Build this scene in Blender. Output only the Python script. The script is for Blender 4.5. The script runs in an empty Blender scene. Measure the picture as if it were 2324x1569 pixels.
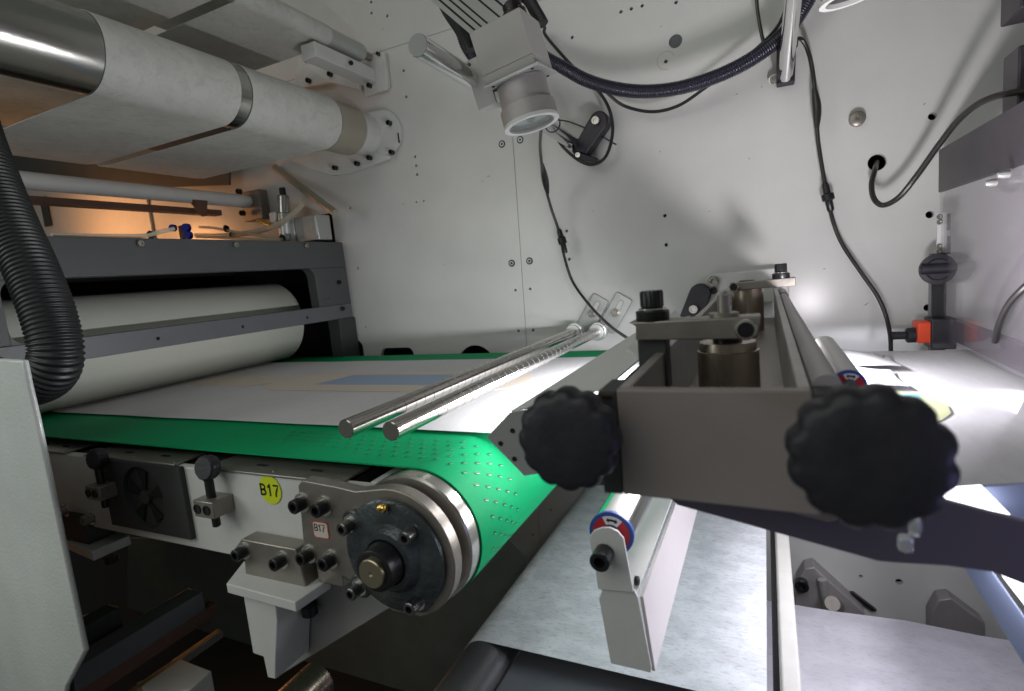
import bpy, bmesh, math, random
from mathutils import Vector, Matrix
random.seed(7)
S = bpy.context.scene
C = S.collection
PI = math.pi
# ------------------------------------------------------------------ camera
F = 1229.0; CX, CY = 1162.0, 784.5            # focal length and centre for a 2324 x 1569 frame
cy = Vector((574, -214, F)).normalized()
cx = Vector((2600, -75, -F)); cx = (cx - cx.dot(cy) * cy).normalized()
cz = cx.cross(cy)
def ray(u, v):
    r = Vector((u - CX, v - CY, F)); return Vector((r.dot(cx), r.dot(cy), r.dot(cz)))
def P(u, v, x=None, y=None, z=None):
    r = ray(u, v)
    t = x / r.x if x is not None else (y / r.y if y is not None else z / r.z)
    return r * t
cam = bpy.data.objects.new('camera', bpy.data.cameras.new('camera')); C.objects.link(cam)
def cam2w(v): return Vector((v.dot(cx), v.dot(cy), v.dot(cz)))
R = cam2w(Vector((1, 0, 0))); U = cam2w(Vector((0, -1, 0))); B = cam2w(Vector((0, 0, -1)))
cam.matrix_world = Matrix(((R.x, U.x, B.x, 0), (R.y, U.y, B.y, 0), (R.z, U.z, B.z, 0), (0, 0, 0, 1)))
cam.data.sensor_width = 36; cam.data.lens = 36 * F / 2324
cam.data.clip_start = 0.01; cam.data.clip_end = 50
cam.data.dof.use_dof = True; cam.data.dof.focus_distance = 0.8; cam.data.dof.aperture_fstop = 7.5
S.camera = cam
# ------------------------------------------------------------------ world and lamps
W = bpy.data.worlds.new('World'); S.world = W; W.use_nodes = True
W.node_tree.nodes['Background'].inputs[0].default_value = (0.62, 0.66, 0.62, 1)
W.node_tree.nodes['Background'].inputs[1].default_value = 0.17
S.view_settings.view_transform = 'Standard'; S.view_settings.look = 'None'
S.view_settings.exposure = 0.0; S.view_settings.gamma = 1.0
def area(name, loc, target, sx, sy, power, col, spread=180):
    l = bpy.data.lights.new(name, 'AREA'); l.shape = 'RECTANGLE'; l.size = sx; l.size_y = sy
    l.energy = power; l.color = col; l.spread = math.radians(spread)
    o = bpy.data.objects.new(name, l); C.objects.link(o); o.location = loc
    d = Vector(target) - Vector(loc)
    z = -d.normalized(); yv = Vector((0, 1, 0)); 
    if abs(z.y) > .95: yv = Vector((0, 0, 1))
    xv = yv.cross(z).normalized(); yv = z.cross(xv)
    o.rotation_euler = Matrix((xv, yv, z)).transposed().to_euler()
    return o
area('room_fill', (-0.8, -0.7, 1.0), (-0.5, 1.0, 0.0), 1.8, 1.2, 9.0, (0.98, 1.0, 0.94))  # soft fill added on the camera side for general room light
area('cabinet_fill', (-1.25, -0.25, 0.15), (-0.85, 0.3, -0.15), 0.4, 0.5, 1.0, (0.92, 1.0, 0.95), 120)  # unseen fill added to brighten the left cabinet panel
area('belt_lamp', (-0.196, 0.72, -0.124), (-0.62, 0.74, -0.17), 0.012, 0.36, 2.5, (0.97, 0.98, 1.0))
area('pulley_fill', (-0.120, 0.62, -0.20), (-0.30, 0.60, -0.24), 0.05, 0.30, 0.75, (1.0, 0.97, 1.0))  # fill added to brighten the belt curve and the idler
area('web_lamp', (0.105, 0.70, -0.150), (0.065, 0.80, 0.5), 0.035, 0.12, 2.8, (1.0, 0.95, 1.0))
area('film_fill', (0.032, 0.76, -0.100), (0.085, 0.76, -0.18), 0.015, 0.30, 1.2, (0.96, 0.94, 1.0), 110)  # fill added beside the trough to make the right film glare
area('inspection_lamp', (0.22, 0.62, -0.225), (-0.15, 0.78, -0.42), 0.08, 0.30, 2.0, (0.90, 0.90, 1.0))
area('knob_glare_fill', (0.31, 0.20, -0.20), (0.14, 0.235, -0.10), 0.04, 0.04, 0.11, (0.40, 0.38, 1.0))  # violet light added to imitate lens glare on the right knob
area('oven_lamp', (-2.10, 0.85, 0.20), (-1.9, 1.2, 0.20), 0.25, 0.12, 2.2, (1.0, 0.42, 0.14))
area('lower_oven_lamp', (-1.30, 0.75, -0.50), (-1.0, 0.5, -0.70), 0.12, 0.12, 0.28, (1.0, 0.40, 0.12))
# ------------------------------------------------------------------ materials
def mat(name, col, rough=.5, metal=0., bump=0., bscale=200., var=0., vscale=20., stretch=None,
        coat=0., trans=0., alpha=1., spec=.5, aniso=0., emit=None, estr=0.):
    m = bpy.data.materials.new(name); m.use_nodes = True
    nt = m.node_tree; b = nt.nodes['Principled BSDF']
    b.inputs['Base Color'].default_value = (*col, 1); b.inputs['Roughness'].default_value = rough
    b.inputs['Metallic'].default_value = metal; b.inputs['Specular IOR Level'].default_value = spec
    b.inputs['Coat Weight'].default_value = coat; b.inputs['Transmission Weight'].default_value = trans
    b.inputs['Alpha'].default_value = alpha; b.inputs['Anisotropic'].default_value = aniso
    if emit:
        b.inputs['Emission Color'].default_value = (*emit, 1); b.inputs['Emission Strength'].default_value = estr
    tc = nt.nodes.new('ShaderNodeTexCoord'); mp = nt.nodes.new('ShaderNodeMapping')
    nt.links.new(tc.outputs['Object'], mp.inputs['Vector'])
    if stretch: mp.inputs['Scale'].default_value = stretch
    if var:
        n = nt.nodes.new('ShaderNodeTexNoise'); n.inputs['Scale'].default_value = vscale
        n.inputs['Detail'].default_value = 6; n.inputs['Roughness'].default_value = .65
        r = nt.nodes.new('ShaderNodeMapRange')
        r.inputs[1].default_value = .3; r.inputs[2].default_value = .7
        r.inputs[3].default_value = 1 - var; r.inputs[4].default_value = 1 + var * .5
        mx = nt.nodes.new('ShaderNodeVectorMath'); mx.operation = 'SCALE'
        mx.inputs[0].default_value = col
        nt.links.new(mp.outputs[0], n.inputs['Vector']); nt.links.new(n.outputs[0], r.inputs[0])
        nt.links.new(r.outputs[0], mx.inputs['Scale']); nt.links.new(mx.outputs[0], b.inputs['Base Color'])
        r2 = nt.nodes.new('ShaderNodeMapRange'); r2.inputs[3].default_value = rough * .85; r2.inputs[4].default_value = min(1, rough * 1.2)
        nt.links.new(n.outputs[0], r2.inputs[0]); nt.links.new(r2.outputs[0], b.inputs['Roughness'])
    if bump:
        n2 = nt.nodes.new('ShaderNodeTexNoise'); n2.inputs['Scale'].default_value = bscale; n2.inputs['Detail'].default_value = 3
        bp = nt.nodes.new('ShaderNodeBump'); bp.inputs['Strength'].default_value = bump; bp.inputs['Distance'].default_value = .001
        nt.links.new(mp.outputs[0], n2.inputs['Vector']); nt.links.new(n2.outputs[0], bp.inputs['Height'])
        nt.links.new(bp.outputs[0], b.inputs['Normal'])
    return m
M = dict(
    wall=mat('painted_steel_plate', (.60, .595, .58), .25, bump=.22, bscale=9, var=.08, vscale=4),
    white=mat('white_paint', (.60, .60, .585), .42, bump=.15, bscale=300, var=.06, vscale=30),
    cream=mat('cream_paint', (.42, .41, .385), .42, bump=.15, bscale=300, var=.08, vscale=30),
    cabinet=mat('cabinet_paint', (.55, .57, .555), .40, bump=.6, bscale=230, var=.14, vscale=5, coat=.2),
    grey=mat('dark_grey_paint', (.062, .064, .067), .5, bump=.2, bscale=400, var=.08),
    grey2=mat('mid_grey_paint', (.095, .10, .112), .45, bump=.2, bscale=400, var=.08),
    grey3=mat('light_grey_paint', (.27, .27, .27), .45, bump=.2, bscale=400, var=.06),
    ggreen=mat('grey_green_paint', (.19, .215, .20), .5, bump=.2, bscale=100, var=.2, vscale=9),
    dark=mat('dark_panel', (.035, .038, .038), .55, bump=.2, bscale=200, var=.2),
    black=mat('black_plastic', (.019, .018, .026), .50, bump=.5, bscale=160, var=.45, vscale=45),
    bolt=mat('black_oxide_steel', (.018, .018, .02), .32, metal=.3, var=.1, vscale=200),
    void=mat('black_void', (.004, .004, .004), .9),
    purple=mat('dark_grey_violet_panel', (.030, .025, .032), .4, var=.1),
    steel=mat('machined_steel', (.36, .34, .31), .42, metal=.85, bump=.3, bscale=60, var=.15, vscale=30, stretch=(1, 12, 1)),
    steelg=mat('ground_steel', (.29, .265, .235), .38, metal=.65, bump=.25, bscale=120, var=.15, vscale=40),
    rim=mat('turned_steel_rim', (.62, .60, .56), .25, metal=.95, var=.06, vscale=40),
    chrome=mat('polished_chrome', (.46, .46, .43), .17, metal=1., var=.05, vscale=30, stretch=(12, 1, 12), bump=.12, bscale=80),
    brod=mat('bright_rod', (.78, .78, .78), .13, metal=1.),
    rod=mat('polished_rod', (.44, .42, .39), .15, metal=1., bump=.15, bscale=60, stretch=(1, 8, 1), var=.05, vscale=90),
    alu=mat('anodised_aluminium', (.50, .51, .50), .36, metal=.6, var=.08, vscale=60, stretch=(1, 10, 1)),
    alup=mat('brushed_aluminium', (.36, .335, .335), .45, metal=.35, aniso=.4, var=.08, vscale=50),
    ribalu=mat('matt_grey_aluminium', (.34, .35, .33), .55, var=.08, vscale=60),
    beige=mat('beige_roller_coating', (.34, .31, .25), .33, metal=.3, var=.05),
    dchrome=mat('dark_chromed_steel', (.16, .16, .16), .24, metal=.9),
    steelw=mat('pale_ground_steel', (.42, .40, .385), .40, metal=.55, bump=.25, bscale=120, var=.15, vscale=40),
    brass=mat('brass', (.75, .50, .14), .2, metal=1.),
    bronze=mat('bronzed_steel', (.42, .35, .29), .27, metal=.9, var=.15, vscale=60, stretch=(1, 1, .2)),
    belt=mat('green_belt', (.0, .31, .115), .6, bump=.15, bscale=900, spec=.15, var=.12, vscale=11),
    slit=mat('belt_slit', (.0, .045, .02), .5),
    slit_glint=mat('belt_slit_glint', (.16, .48, .28), .5),
    silicone=mat('white_rubber', (.60, .61, .54), .42, bump=.1, bscale=200, var=.04, vscale=8),
    paint_y=mat('sticker_yellow', (.62, .70, .01), .5, emit=None),
    ink=mat('black_ink', (.01, .01, .01), .6),
    sticker=mat('paper_sticker', (.62, .55, .50), .6),
    redink=mat('red_ink', (.50, .04, .03), .6),
    red=mat('sticker_red', (.48, .02, .03), .4),
    blue=mat('sticker_blue', (.03, .08, .34), .4),
    wst=mat('sticker_white', (.75, .75, .78), .4),
    orange=mat('red_orange_plastic', (.80, .07, .015), .4),
    bluefit=mat('blue_fitting', (.01, .03, .55), .25, coat=.5),
    tubec=mat('clear_tube', (.62, .58, .46), .18, alpha=.62, coat=.6),
    carbon=mat('black_textured_roller', (.075, .075, .08), .38, metal=.3),
    printb=mat('blue_print', (.36, .46, .63), .6),
    printc=mat('cream_print', (.70, .61, .53), .7),
    printg=mat('yellow_green_print', (.52, .55, .33), .7),
    printt=mat('teal_print', (.20, .42, .44), .6),
    hose=mat('black_corrugated_plastic', (.012, .012, .014), .42),
    hosep=mat('dark_blue_corrugated_plastic', (.016, .015, .03), .36, coat=.2),
    cable=mat('black_cable', (.02, .018, .018), .32, coat=.2),
    glass=mat('lens_glass', (.80, .86, .84), .03, trans=.85, spec=.8),
    clear=mat('clear_plastic', (.85, .88, .92), .08, trans=.6, coat=.5),
    lampface=mat('lit_lamp_diffuser', (.9, .9, .9), .5, emit=(.90, .90, 1.0), estr=3.2),
    frameb=mat('light_blue_frame', (.36, .42, .62), .35, var=.06),
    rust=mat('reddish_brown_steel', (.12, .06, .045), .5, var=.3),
)
# corduroy look for the textured roller
_nt = M['carbon'].node_tree
_w = _nt.nodes.new('ShaderNodeTexWave'); _w.inputs['Scale'].default_value = 160; _w.inputs['Distortion'].default_value = 1.2; _w.bands_direction = 'Y'
_b = _nt.nodes.new('ShaderNodeBump'); _b.inputs['Strength'].default_value = .6; _b.inputs['Distance'].default_value = .0006
_t = _nt.nodes.new('ShaderNodeTexCoord')
_nt.links.new(_t.outputs['Object'], _w.inputs['Vector']); _nt.links.new(_w.outputs[1], _b.inputs['Height'])
_nt.links.new(_b.outputs[0], _nt.nodes['Principled BSDF'].inputs['Normal'])
def web_mat(name, col, var, transl, scale=(30, 6, 30)):
    m = bpy.data.materials.new(name); m.use_nodes = True; nt = m.node_tree
    for n in list(nt.nodes):
        if n.type != 'OUTPUT_MATERIAL': nt.nodes.remove(n)
    out = nt.nodes['Material Output']
    tc = nt.nodes.new('ShaderNodeTexCoord'); mp = nt.nodes.new('ShaderNodeMapping'); mp.inputs['Scale'].default_value = scale
    n = nt.nodes.new('ShaderNodeTexNoise'); n.inputs['Scale'].default_value = 4; n.inputs['Detail'].default_value = 8; n.inputs['Roughness'].default_value = .72
    n3 = nt.nodes.new('ShaderNodeTexNoise'); n3.inputs['Scale'].default_value = .5; n3.inputs['Detail'].default_value = 3
    ad = nt.nodes.new('ShaderNodeMath'); ad.operation = 'MULTIPLY_ADD'; ad.inputs[1].default_value = .45
    r = nt.nodes.new('ShaderNodeMapRange'); r.inputs[1].default_value = .55; r.inputs[2].default_value = .95
    r.inputs[3].default_value = 1 - var; r.inputs[4].default_value = 1 + var * .3
    mx = nt.nodes.new('ShaderNodeVectorMath'); mx.operation = 'SCALE'; mx.inputs[0].default_value = col
    L = nt.links.new
    L(tc.outputs['Object'], mp.inputs['Vector']); L(mp.outputs[0], n.inputs['Vector']); L(mp.outputs[0], n3.inputs['Vector'])
    L(n3.outputs[0], ad.inputs[0]); L(n.outputs[0], ad.inputs[2]); L(ad.outputs[0], r.inputs[0]); L(r.outputs[0], mx.inputs['Scale'])
    d = nt.nodes.new('ShaderNodeBsdfDiffuse'); t = nt.nodes.new('ShaderNodeBsdfTranslucent'); g = nt.nodes.new('ShaderNodeBsdfGlossy')
    g.inputs['Roughness'].default_value = .45
    L(mx.outputs[0], d.inputs[0]); L(mx.outputs[0], t.inputs[0])
    a = nt.nodes.new('ShaderNodeMixShader'); a.inputs[0].default_value = transl; L(d.outputs[0], a.inputs[1]); L(t.outputs[0], a.inputs[2])
    b2 = nt.nodes.new('ShaderNodeMixShader'); b2.inputs[0].default_value = .05; L(a.outputs[0], b2.inputs[1]); L(g.outputs[0], b2.inputs[2])
    bp = nt.nodes.new('ShaderNodeBump'); bp.inputs['Strength'].default_value = .35; bp.inputs['Distance'].default_value = .0015
    L(n.outputs[0], bp.inputs['Height']); L(bp.outputs[0], d.inputs['Normal'])
    L(b2.outputs[0], out.inputs[0])
    return m
def nonwoven(name, col, fibre, cloud, depth, cdepth, transl=.15, lo=.50, hi=.68):
    m = web_mat(name, col, .05, transl, (30, 30, 30)); nt = m.node_tree; L = nt.links.new
    sc = [n for n in nt.nodes if n.type == 'VECT_MATH'][0]
    tc = [n for n in nt.nodes if n.type == 'TEX_COORD'][0]
    def layer(scale, det, rough, a, b, d):
        mp = nt.nodes.new('ShaderNodeMapping'); mp.inputs['Scale'].default_value = scale
        n = nt.nodes.new('ShaderNodeTexNoise'); n.inputs['Scale'].default_value = 1; n.inputs['Detail'].default_value = det; n.inputs['Roughness'].default_value = rough
        n.inputs['Distortion'].default_value = .6
        r = nt.nodes.new('ShaderNodeMapRange'); r.interpolation_type = 'SMOOTHSTEP'
        r.inputs[1].default_value = a; r.inputs[2].default_value = b; r.inputs[3].default_value = 1; r.inputs[4].default_value = 1 - d
        L(tc.outputs['Object'], mp.inputs['Vector']); L(mp.outputs[0], n.inputs['Vector']); L(n.outputs[0], r.inputs[0]); return r.outputs[0]
    a = layer(fibre, 3, .6, lo, hi, depth); b = layer(cloud, 3, .5, .35, .65, cdepth); c = layer((fibre[0] * 3, fibre[1] * 3, fibre[2] * 3), 2, .6, .4, .7, depth * .5)
    m1 = nt.nodes.new('ShaderNodeMath'); m1.operation = 'MULTIPLY'; L(a, m1.inputs[0]); L(b, m1.inputs[1])
    m2 = nt.nodes.new('ShaderNodeMath'); m2.operation = 'MULTIPLY'; L(m1.outputs[0], m2.inputs[0]); L(c, m2.inputs[1])
    L(m2.outputs[0], sc.inputs['Scale']); return m
M['web'] = nonwoven('nonwoven_web', (.76, .755, .72), (60, 45, 60), (14, 14, 14), .10, .08, .25)
M['weblow'] = nonwoven('bluish_nonwoven_web', (.79, .81, .85), (95, 300, 95), (26, 40, 26), .20, .16)
M['weblr'] = nonwoven('lavender_nonwoven_web', (.74, .72, .79), (95, 240, 95), (14, 20, 14), .10, .14)
M['paper'] = web_mat('thin_white_film', (.80, .79, .81), .06, .20)
# clear acrylic
def acrylic():
    m = bpy.data.materials.new('clear_acrylic'); m.use_nodes = True; nt = m.node_tree
    b = nt.nodes['Principled BSDF']; b.inputs['Base Color'].default_value = (.40, .36, .42, 1)
    b.inputs['Alpha'].default_value = .24; b.inputs['Roughness'].default_value = .07; b.inputs['Coat Weight'].default_value = 1
    return m
M['acrylic'] = acrylic()
# ------------------------------------------------------------------ object helpers
def new_obj(name, me, m, parent=None, label=None):
    o = bpy.data.objects.new(name, me); C.objects.link(o)
    if m is not None: me.materials.append(M[m] if isinstance(m, str) else m)
    if parent is not None:
        o.parent = parent
    if label: o['label'] = label
    return o
def base(parent):
    v = Vector((0, 0, 0)); p = parent
    while p is not None: v = v + Vector(p.location); p = p.parent
    return v
def finish(bm, name, m, parent=None, smooth=True, bevel=0., label=None, origin=None, sharp=35):
    bmesh.ops.recalc_face_normals(bm, faces=bm.faces)
    off = base(parent)
    if parent is None and origin is not None: off = Vector(origin)
    bmesh.ops.translate(bm, verts=bm.verts, vec=-off)
    me = bpy.data.meshes.new(name); bm.to_mesh(me); bm.free()
    if smooth:
        me.shade_smooth(); me.set_sharp_from_angle(angle=math.radians(sharp))
    o = new_obj(name, me, m, parent, label)
    if parent is None and origin is not None: o.location = off
    if bevel:
        b = o.modifiers.new('bevel', 'BEVEL'); b.width = bevel; b.segments = 2; b.limit_method = 'ANGLE'; b.angle_limit = math.radians(40)
        b.harden_normals = False
    return o
def thing(name, loc, label, cat, group=None):
    o = bpy.data.objects.new(name, None); C.objects.link(o); o.location = loc; o.empty_display_size = .01
    o['label'] = label; o['category'] = cat
    if group: o['group'] = group
    return o
def tag(o, label, cat, group=None):
    o['label'] = label; o['category'] = cat
    if group: o['group'] = group
    return o
def ext(pts, vec, bm=None):
    """prism: polygon pts swept by vec"""
    bm = bm or bmesh.new(); vec = Vector(vec)
    a = [bm.verts.new(p) for p in pts]; b = [bm.verts.new(Vector(p) + vec) for p in pts]
    n = len(pts)
    bm.faces.new(a); bm.faces.new(list(reversed(b)))
    for i in range(n): bm.faces.new((a[i], b[i], b[(i + 1) % n], a[(i + 1) % n]))
    return bm
def xz(pts, y): return [Vector((x, y, z)) for x, z in pts]
def py(pts, y): return [P(u, v, y=y) for u, v in pts]
def box(x0, x1, y0, y1, z0, z1, bm=None):
    return ext([(x0, y0, z0), (x1, y0, z0), (x1, y0, z1), (x0, y0, z1)], (0, y1 - y0, 0), bm)
def frame_of(d):
    d = Vector(d).normalized(); h = Vector((0, 0, 1)) if abs(d.z) < .9 else Vector((1, 0, 0))
    a = h.cross(d).normalized(); return a, d.cross(a), d
def lathe(prof, o, d, seg=48, bm=None, mod=None, caps=True, a0=0., a1=2 * PI):
    """prof: list of (radius, distance along d)"""
    bm = bm or bmesh.new(); a, b, d = frame_of(d); o = Vector(o); rings = []
    full = abs(a1 - a0 - 2 * PI) < 1e-6
    n = seg if full else seg + 1
    for r, t in prof:
        ring = []
        for i in range(n):
            th = a0 + (a1 - a0) * i / seg; rr = r * (mod(th, t) if mod else 1)
            ring.append(bm.verts.new(o + d * t + a * (math.cos(th) * rr) + b * (math.sin(th) * rr)))
        rings.append(ring)
    for k in range(len(rings) - 1):
        for i in range(n if full else n - 1):
            j = (i + 1) % n
            bm.faces.new((rings[k][i], rings[k][j], rings[k + 1][j], rings[k + 1][i]))
    if caps and full:
        bm.faces.new(rings[0]); bm.faces.new(list(reversed(rings[-1])))
    return bm
def cyl(p0, p1, r, r2=None, seg=32, bm=None, ch=0.):
    p0 = Vector(p0); p1 = Vector(p1); L = (p1 - p0).length; r2 = r if r2 is None else r2
    pr = [(r - ch, 0), (r, ch), (r2, L - ch), (r2 - ch, L)] if ch else [(r, 0), (r2, L)]
    return lathe(pr, p0, p1 - p0, seg, bm)
def spline(pts, n=10):
    pts = [Vector(p) for p in pts]; q = [pts[0] * 2 - pts[1]] + pts + [pts[-1] * 2 - pts[-2]]; out = []
    for i in range(1, len(q) - 2):
        for k in range(n):
            t = k / n; p0, p1, p2, p3 = q[i - 1:i + 3]
            out.append(.5 * (2 * p1 + (p2 - p0) * t + (2 * p0 - 5 * p1 + 4 * p2 - p3) * t * t + (3 * p1 - p0 - 3 * p2 + p3) * t ** 3))
    out.append(pts[-1]); return out
def resample(path, step):
    out = [path[0]]; acc = 0.
    for i in range(1, len(path)):
        a = path[i - 1]; b = path[i]; L = (b - a).length
        while acc + L >= step and L > 0:
            t = (step - acc) / L; a = a.lerp(b, t); out.append(a.copy()); L = (b - a).length; acc = 0.
        acc += L
    out.append(path[-1]); return out
def sweep(path, rad, seg=12, bm=None):
    bm = bm or bmesh.new(); n = len(path); t = (path[1] - path[0]).normalized(); a = frame_of(t)[0]; prev = None; rings = []
    for i, p in enumerate(path):
        t = (path[min(i + 1, n - 1)] - path[max(i - 1, 0)]).normalized()
        a = (a - t * a.dot(t)).normalized(); b = t.cross(a)
        r = rad(i, n) if callable(rad) else rad
        rings.append([bm.verts.new(p + (a * math.cos(2 * PI * k / seg) + b * math.sin(2 * PI * k / seg)) * r) for k in range(seg)])
    for i in range(n - 1):
        for k in range(seg):
            j = (k + 1) % seg; bm.faces.new((rings[i][k], rings[i][j], rings[i + 1][j], rings[i + 1][k]))
    bm.faces.new(rings[0]); bm.faces.new(list(reversed(rings[-1])))
    return bm
def sheet(rows, thick=0., bm=None):
    """grid of points -> sheet with a real thickness"""
    bm = bm or bmesh.new(); v = [[bm.verts.new(p) for p in r] for r in rows]
    for i in range(len(v) - 1):
        for j in range(len(v[0]) - 1):
            bm.faces.new((v[i][j], v[i][j + 1], v[i + 1][j + 1], v[i + 1][j]))
    if thick:
        bmesh.ops.recalc_face_normals(bm, faces=bm.faces)
        bmesh.ops.solidify(bm, geom=bm.faces[:], thickness=thick)
    return bm
def profile_sheet(prof, y0, y1, thick, ny=2):
    """(x,z) profile swept along Y, solidified"""
    return sheet([[Vector((x, y0 + (y1 - y0) * k / ny, z)) for x, z in prof] for k in range(ny + 1)], thick)
def arc(xc, zc, r, a0, a1, n=16):
    return [(xc + r * math.cos(math.radians(a0 + (a1 - a0) * i / n)), zc + r * math.sin(math.radians(a0 + (a1 - a0) * i / n))) for i in range(n + 1)]
def bolt(parent, p, d=(0, -1, 0), r=.0055, h=.009, washer=True, m='bolt', name='bolt'):
    """socket head screw standing on point p, head growing along d"""
    p = Vector(p); d = Vector(d).normalized()
    bm = lathe([(r, 0), (r, h - .0008), (r - .0008, h), (r * .56, h), (r * .5, h * .45)], p + d * .0012, d, 24)
    o = finish(bm, name, m, parent)
    if washer: finish(lathe([(r * 1.38, 0), (r * 1.38, .0016), (r * .9, .0016)], p, d, 28), 'washer', 'rim', o)
    return o
def nut_screw(parent, p, d=(0, -1, 0), r=.006, m='alu', name='countersunk_screw'):
    p = Vector(p); d = Vector(d)
    o = finish(lathe([(r * 1.25, 0), (r * 1.25, .0006), (r * .95, .0008)], p, d, 28), name, 'bolt', parent)
    finish(lathe([(r * .80, 0), (r * .80, .0018), (r * .45, .0018), (r * .4, .0002)], p, d, 24), 'screw_head', m, o)
    return o
def text_mesh(name, body, size, loc, m, parent, bold=0., shear=0., rot=None):
    cu = bpy.data.curves.new(name, 'FONT'); cu.body = body; cu.size = size; cu.extrude = .0002; cu.offset = bold; cu.shear = shear
    cu.align_x = 'CENTER'; cu.align_y = 'CENTER'
    t = bpy.data.objects.new(name, cu); C.objects.link(t)
    me = bpy.data.meshes.new_from_object(t.evaluated_get(bpy.context.evaluated_depsgraph_get()))
    bpy.data.objects.remove(t)
    me.transform((rot or Matrix.Identity(4)) @ Matrix.Rotation(PI / 2, 4, 'X'))
    me.transform(Matrix.Translation(Vector(loc) - base(parent)))
    me.materials.clear()
    return new_obj(name, me, m, parent)
def stroke(bm, pts, w, h, o, y):
    """ribbon along (x,z) glyph points in units of the letter height"""
    q = [Vector((a, b)) for a, b in pts]; L = []; R_ = []
    for k, p in enumerate(q):
        t = (q[min(k + 1, len(q) - 1)] - q[max(k - 1, 0)]).normalized(); n = Vector((-t.y, t.x)) * w / 2
        L.append(p + n); R_.append(p - n)
    tv = lambda p: bm.verts.new((o[0] + p.x * h, y, o[2] + p.y * h))
    a = [tv(p) for p in L]; b = [tv(p) for p in R_]
    for k in range(len(q) - 1): bm.faces.new((a[k], a[k + 1], b[k + 1], b[k]))
def b17(name, h, loc, m, parent, w=.16, gap=.78, sx=1.):
    bm = bmesh.new(); x0 = loc[0] - gap * h * sx; st = lambda p, dx: stroke(bm, [(a * sx, b) for a, b in p], w, h, (loc[0] + dx * h * sx, 0, loc[2]), loc[1])
    hw = .5 - w / 2
    bowl = lambda zc, r, rx: [(-.22, zc + r)] + [(.02 + rx * math.cos(math.radians(a)), zc + r * math.sin(math.radians(a))) for a in range(90, -91, -15)] + [(-.22, zc - r)]
    st([(-.22, -.5), (-.22, .5)], -gap); st(bowl(hw / 2, hw / 2, .21), -gap); st(bowl(-hw / 2, hw / 2, .25), -gap)
    st([(.05, -.5), (.05, .5)], -.06); st([(.05, .40), (-.06, .30), (-.20, .22)], -.06)
    st([(-.30, hw), (.28, hw), (.10, .12), (-.02, -.15), (-.08, -.5)], gap * .86)
    return finish(bm, name, m, parent, smooth=False)
def c4(x, y): return ((800 + x / 2.324) / 1.1015, y / 2.324 / 1.1015)
def c5(x, y): return ((1560 + x / 2.324) / 1.1015, y / 2.324 / 1.1015)
def c6(x, y): return ((800 + x / 2.324) / 1.1015, (500 + y / 2.324) / 1.1015)
def c7(x, y): return ((1560 + x / 2.324) / 1.1015, (500 + y / 2.324) / 1.1015)
def c8(x, y): return ((1560 + x / 2.324) / 1.1015, (1053 + y / 2.324) / 1.1015)
def c1(x, y): return (x / 2.324 / 1.1015, y / 2.324 / 1.1015)
def c2(x, y): return (x / 2.324 / 1.1015, (450 + y / 2.324) / 1.1015)
def c3(x, y): return (x / 2.324 / 1.1015, (1053 + y / 2.324) / 1.1015)
def cb(x, y): return ((500 + x / 2.905) / 1.1015, (1000 + y / 2.905) / 1.1015)      # bearing crop
def cl(x, y): return ((900 + x / 2.582) / 1.1015, (1153 + y / 2.582) / 1.1015)      # lower crop
def ct(x, y): return ((1500 + x / 3.269) / 1.1015, (620 + y / 3.269) / 1.1015)      # trough crop
def ck(x, y): return ((1000 + x / 3.735) / 1.1015, y / 3.735 / 1.1015)              # camera-head crop
def cw(x, y): return ((100 + x / 3.873) / 1.1015, (1080 + y / 3.873) / 1.1015)      # fan crop
# ================================================================== back wall plates
YW = 1.2
holes = [c4(*q) for q in ((297,13),(299,77),(390,93),(485,411),(500,563),(552,911),(558,963),(563,1015),(559,1175),(602,1169),(174,1209),(219,1560),(1748,69),(1808,51),(1871,34),(2068,14),(1464,218),(2009,358),(1433,1343),(1447,1507),(2003,1254),(2011,1424))]
holes += [c6(*q) for q in ((1135,525),(1220,517),(1153,762),(1238,757),(263,740))] + [c7(*q) for q in ((1763,627),)] + [c5(*q) for q in ((1791,677),(1776,1248))]
holes += [c8(1376, 903), c8(1597, 935), cl(1230, 316), cl(1117, 475), cl(1105, 305)]
rad = {}
cut = bmesh.new()
for i, h in enumerate(holes):
    p = P(*h, y=YW); r = .0036 if i not in (9, 8) else .0028
    if h[0] > 2000: r = .0062
    lathe([(r, -.003), (r, .016)], p, (0, 1, 0), 20, cut)
for (u, v), r in ((c4(2065, 240), .013), (c5(1470, 945), .0145)):
    lathe([(r, -.003), (r, .02)], P(u, v, y=YW), (0, 1, 0), 28, cut)
def rrect(x0, x1, z0, z1, r, n=6):
    o = []
    for (a, b, s) in ((x1 - r, z1 - r, 0), (x0 + r, z1 - r, 90), (x0 + r, z0 + r, 180), (x1 - r, z0 + r, 270)):
        o += [(a + r * math.cos(math.radians(s + 90 * k / n)), b + r * math.sin(math.radians(s + 90 * k / n))) for k in range(n + 1)]
    return o
a_ = P(*c6(350, 862), y=YW); b_ = P(*c6(545, 895), y=YW)
ext(xz(rrect(a_.x, b_.x, -.30, a_.z, .02), YW - .003), (0, .02, 0), cut)
a_ = P(*c6(100, 822), y=YW); b_ = P(*c6(255, 895), y=YW)
ext(xz(rrect(a_.x, b_.x, -.30, a_.z, .02), YW - .003), (0, .02, 0), cut)
p_ = P(*c6(897, 845), y=YW); lathe([(.055, -.003), (.055, .018)], (p_.x, YW, p_.z - .055), (0, 1, 0), 40, cut)
bmesh.ops.recalc_face_normals(cut, faces=cut.faces)
cme = bpy.data.meshes.new('hole_cutter'); cut.to_mesh(cme); cut.free()
cob = bpy.data.objects.new('hole_cutter', cme); C.objects.link(cob)
seam = lambda z: -.5285 + .0215 * (z + .0)
g = .0007
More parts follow.
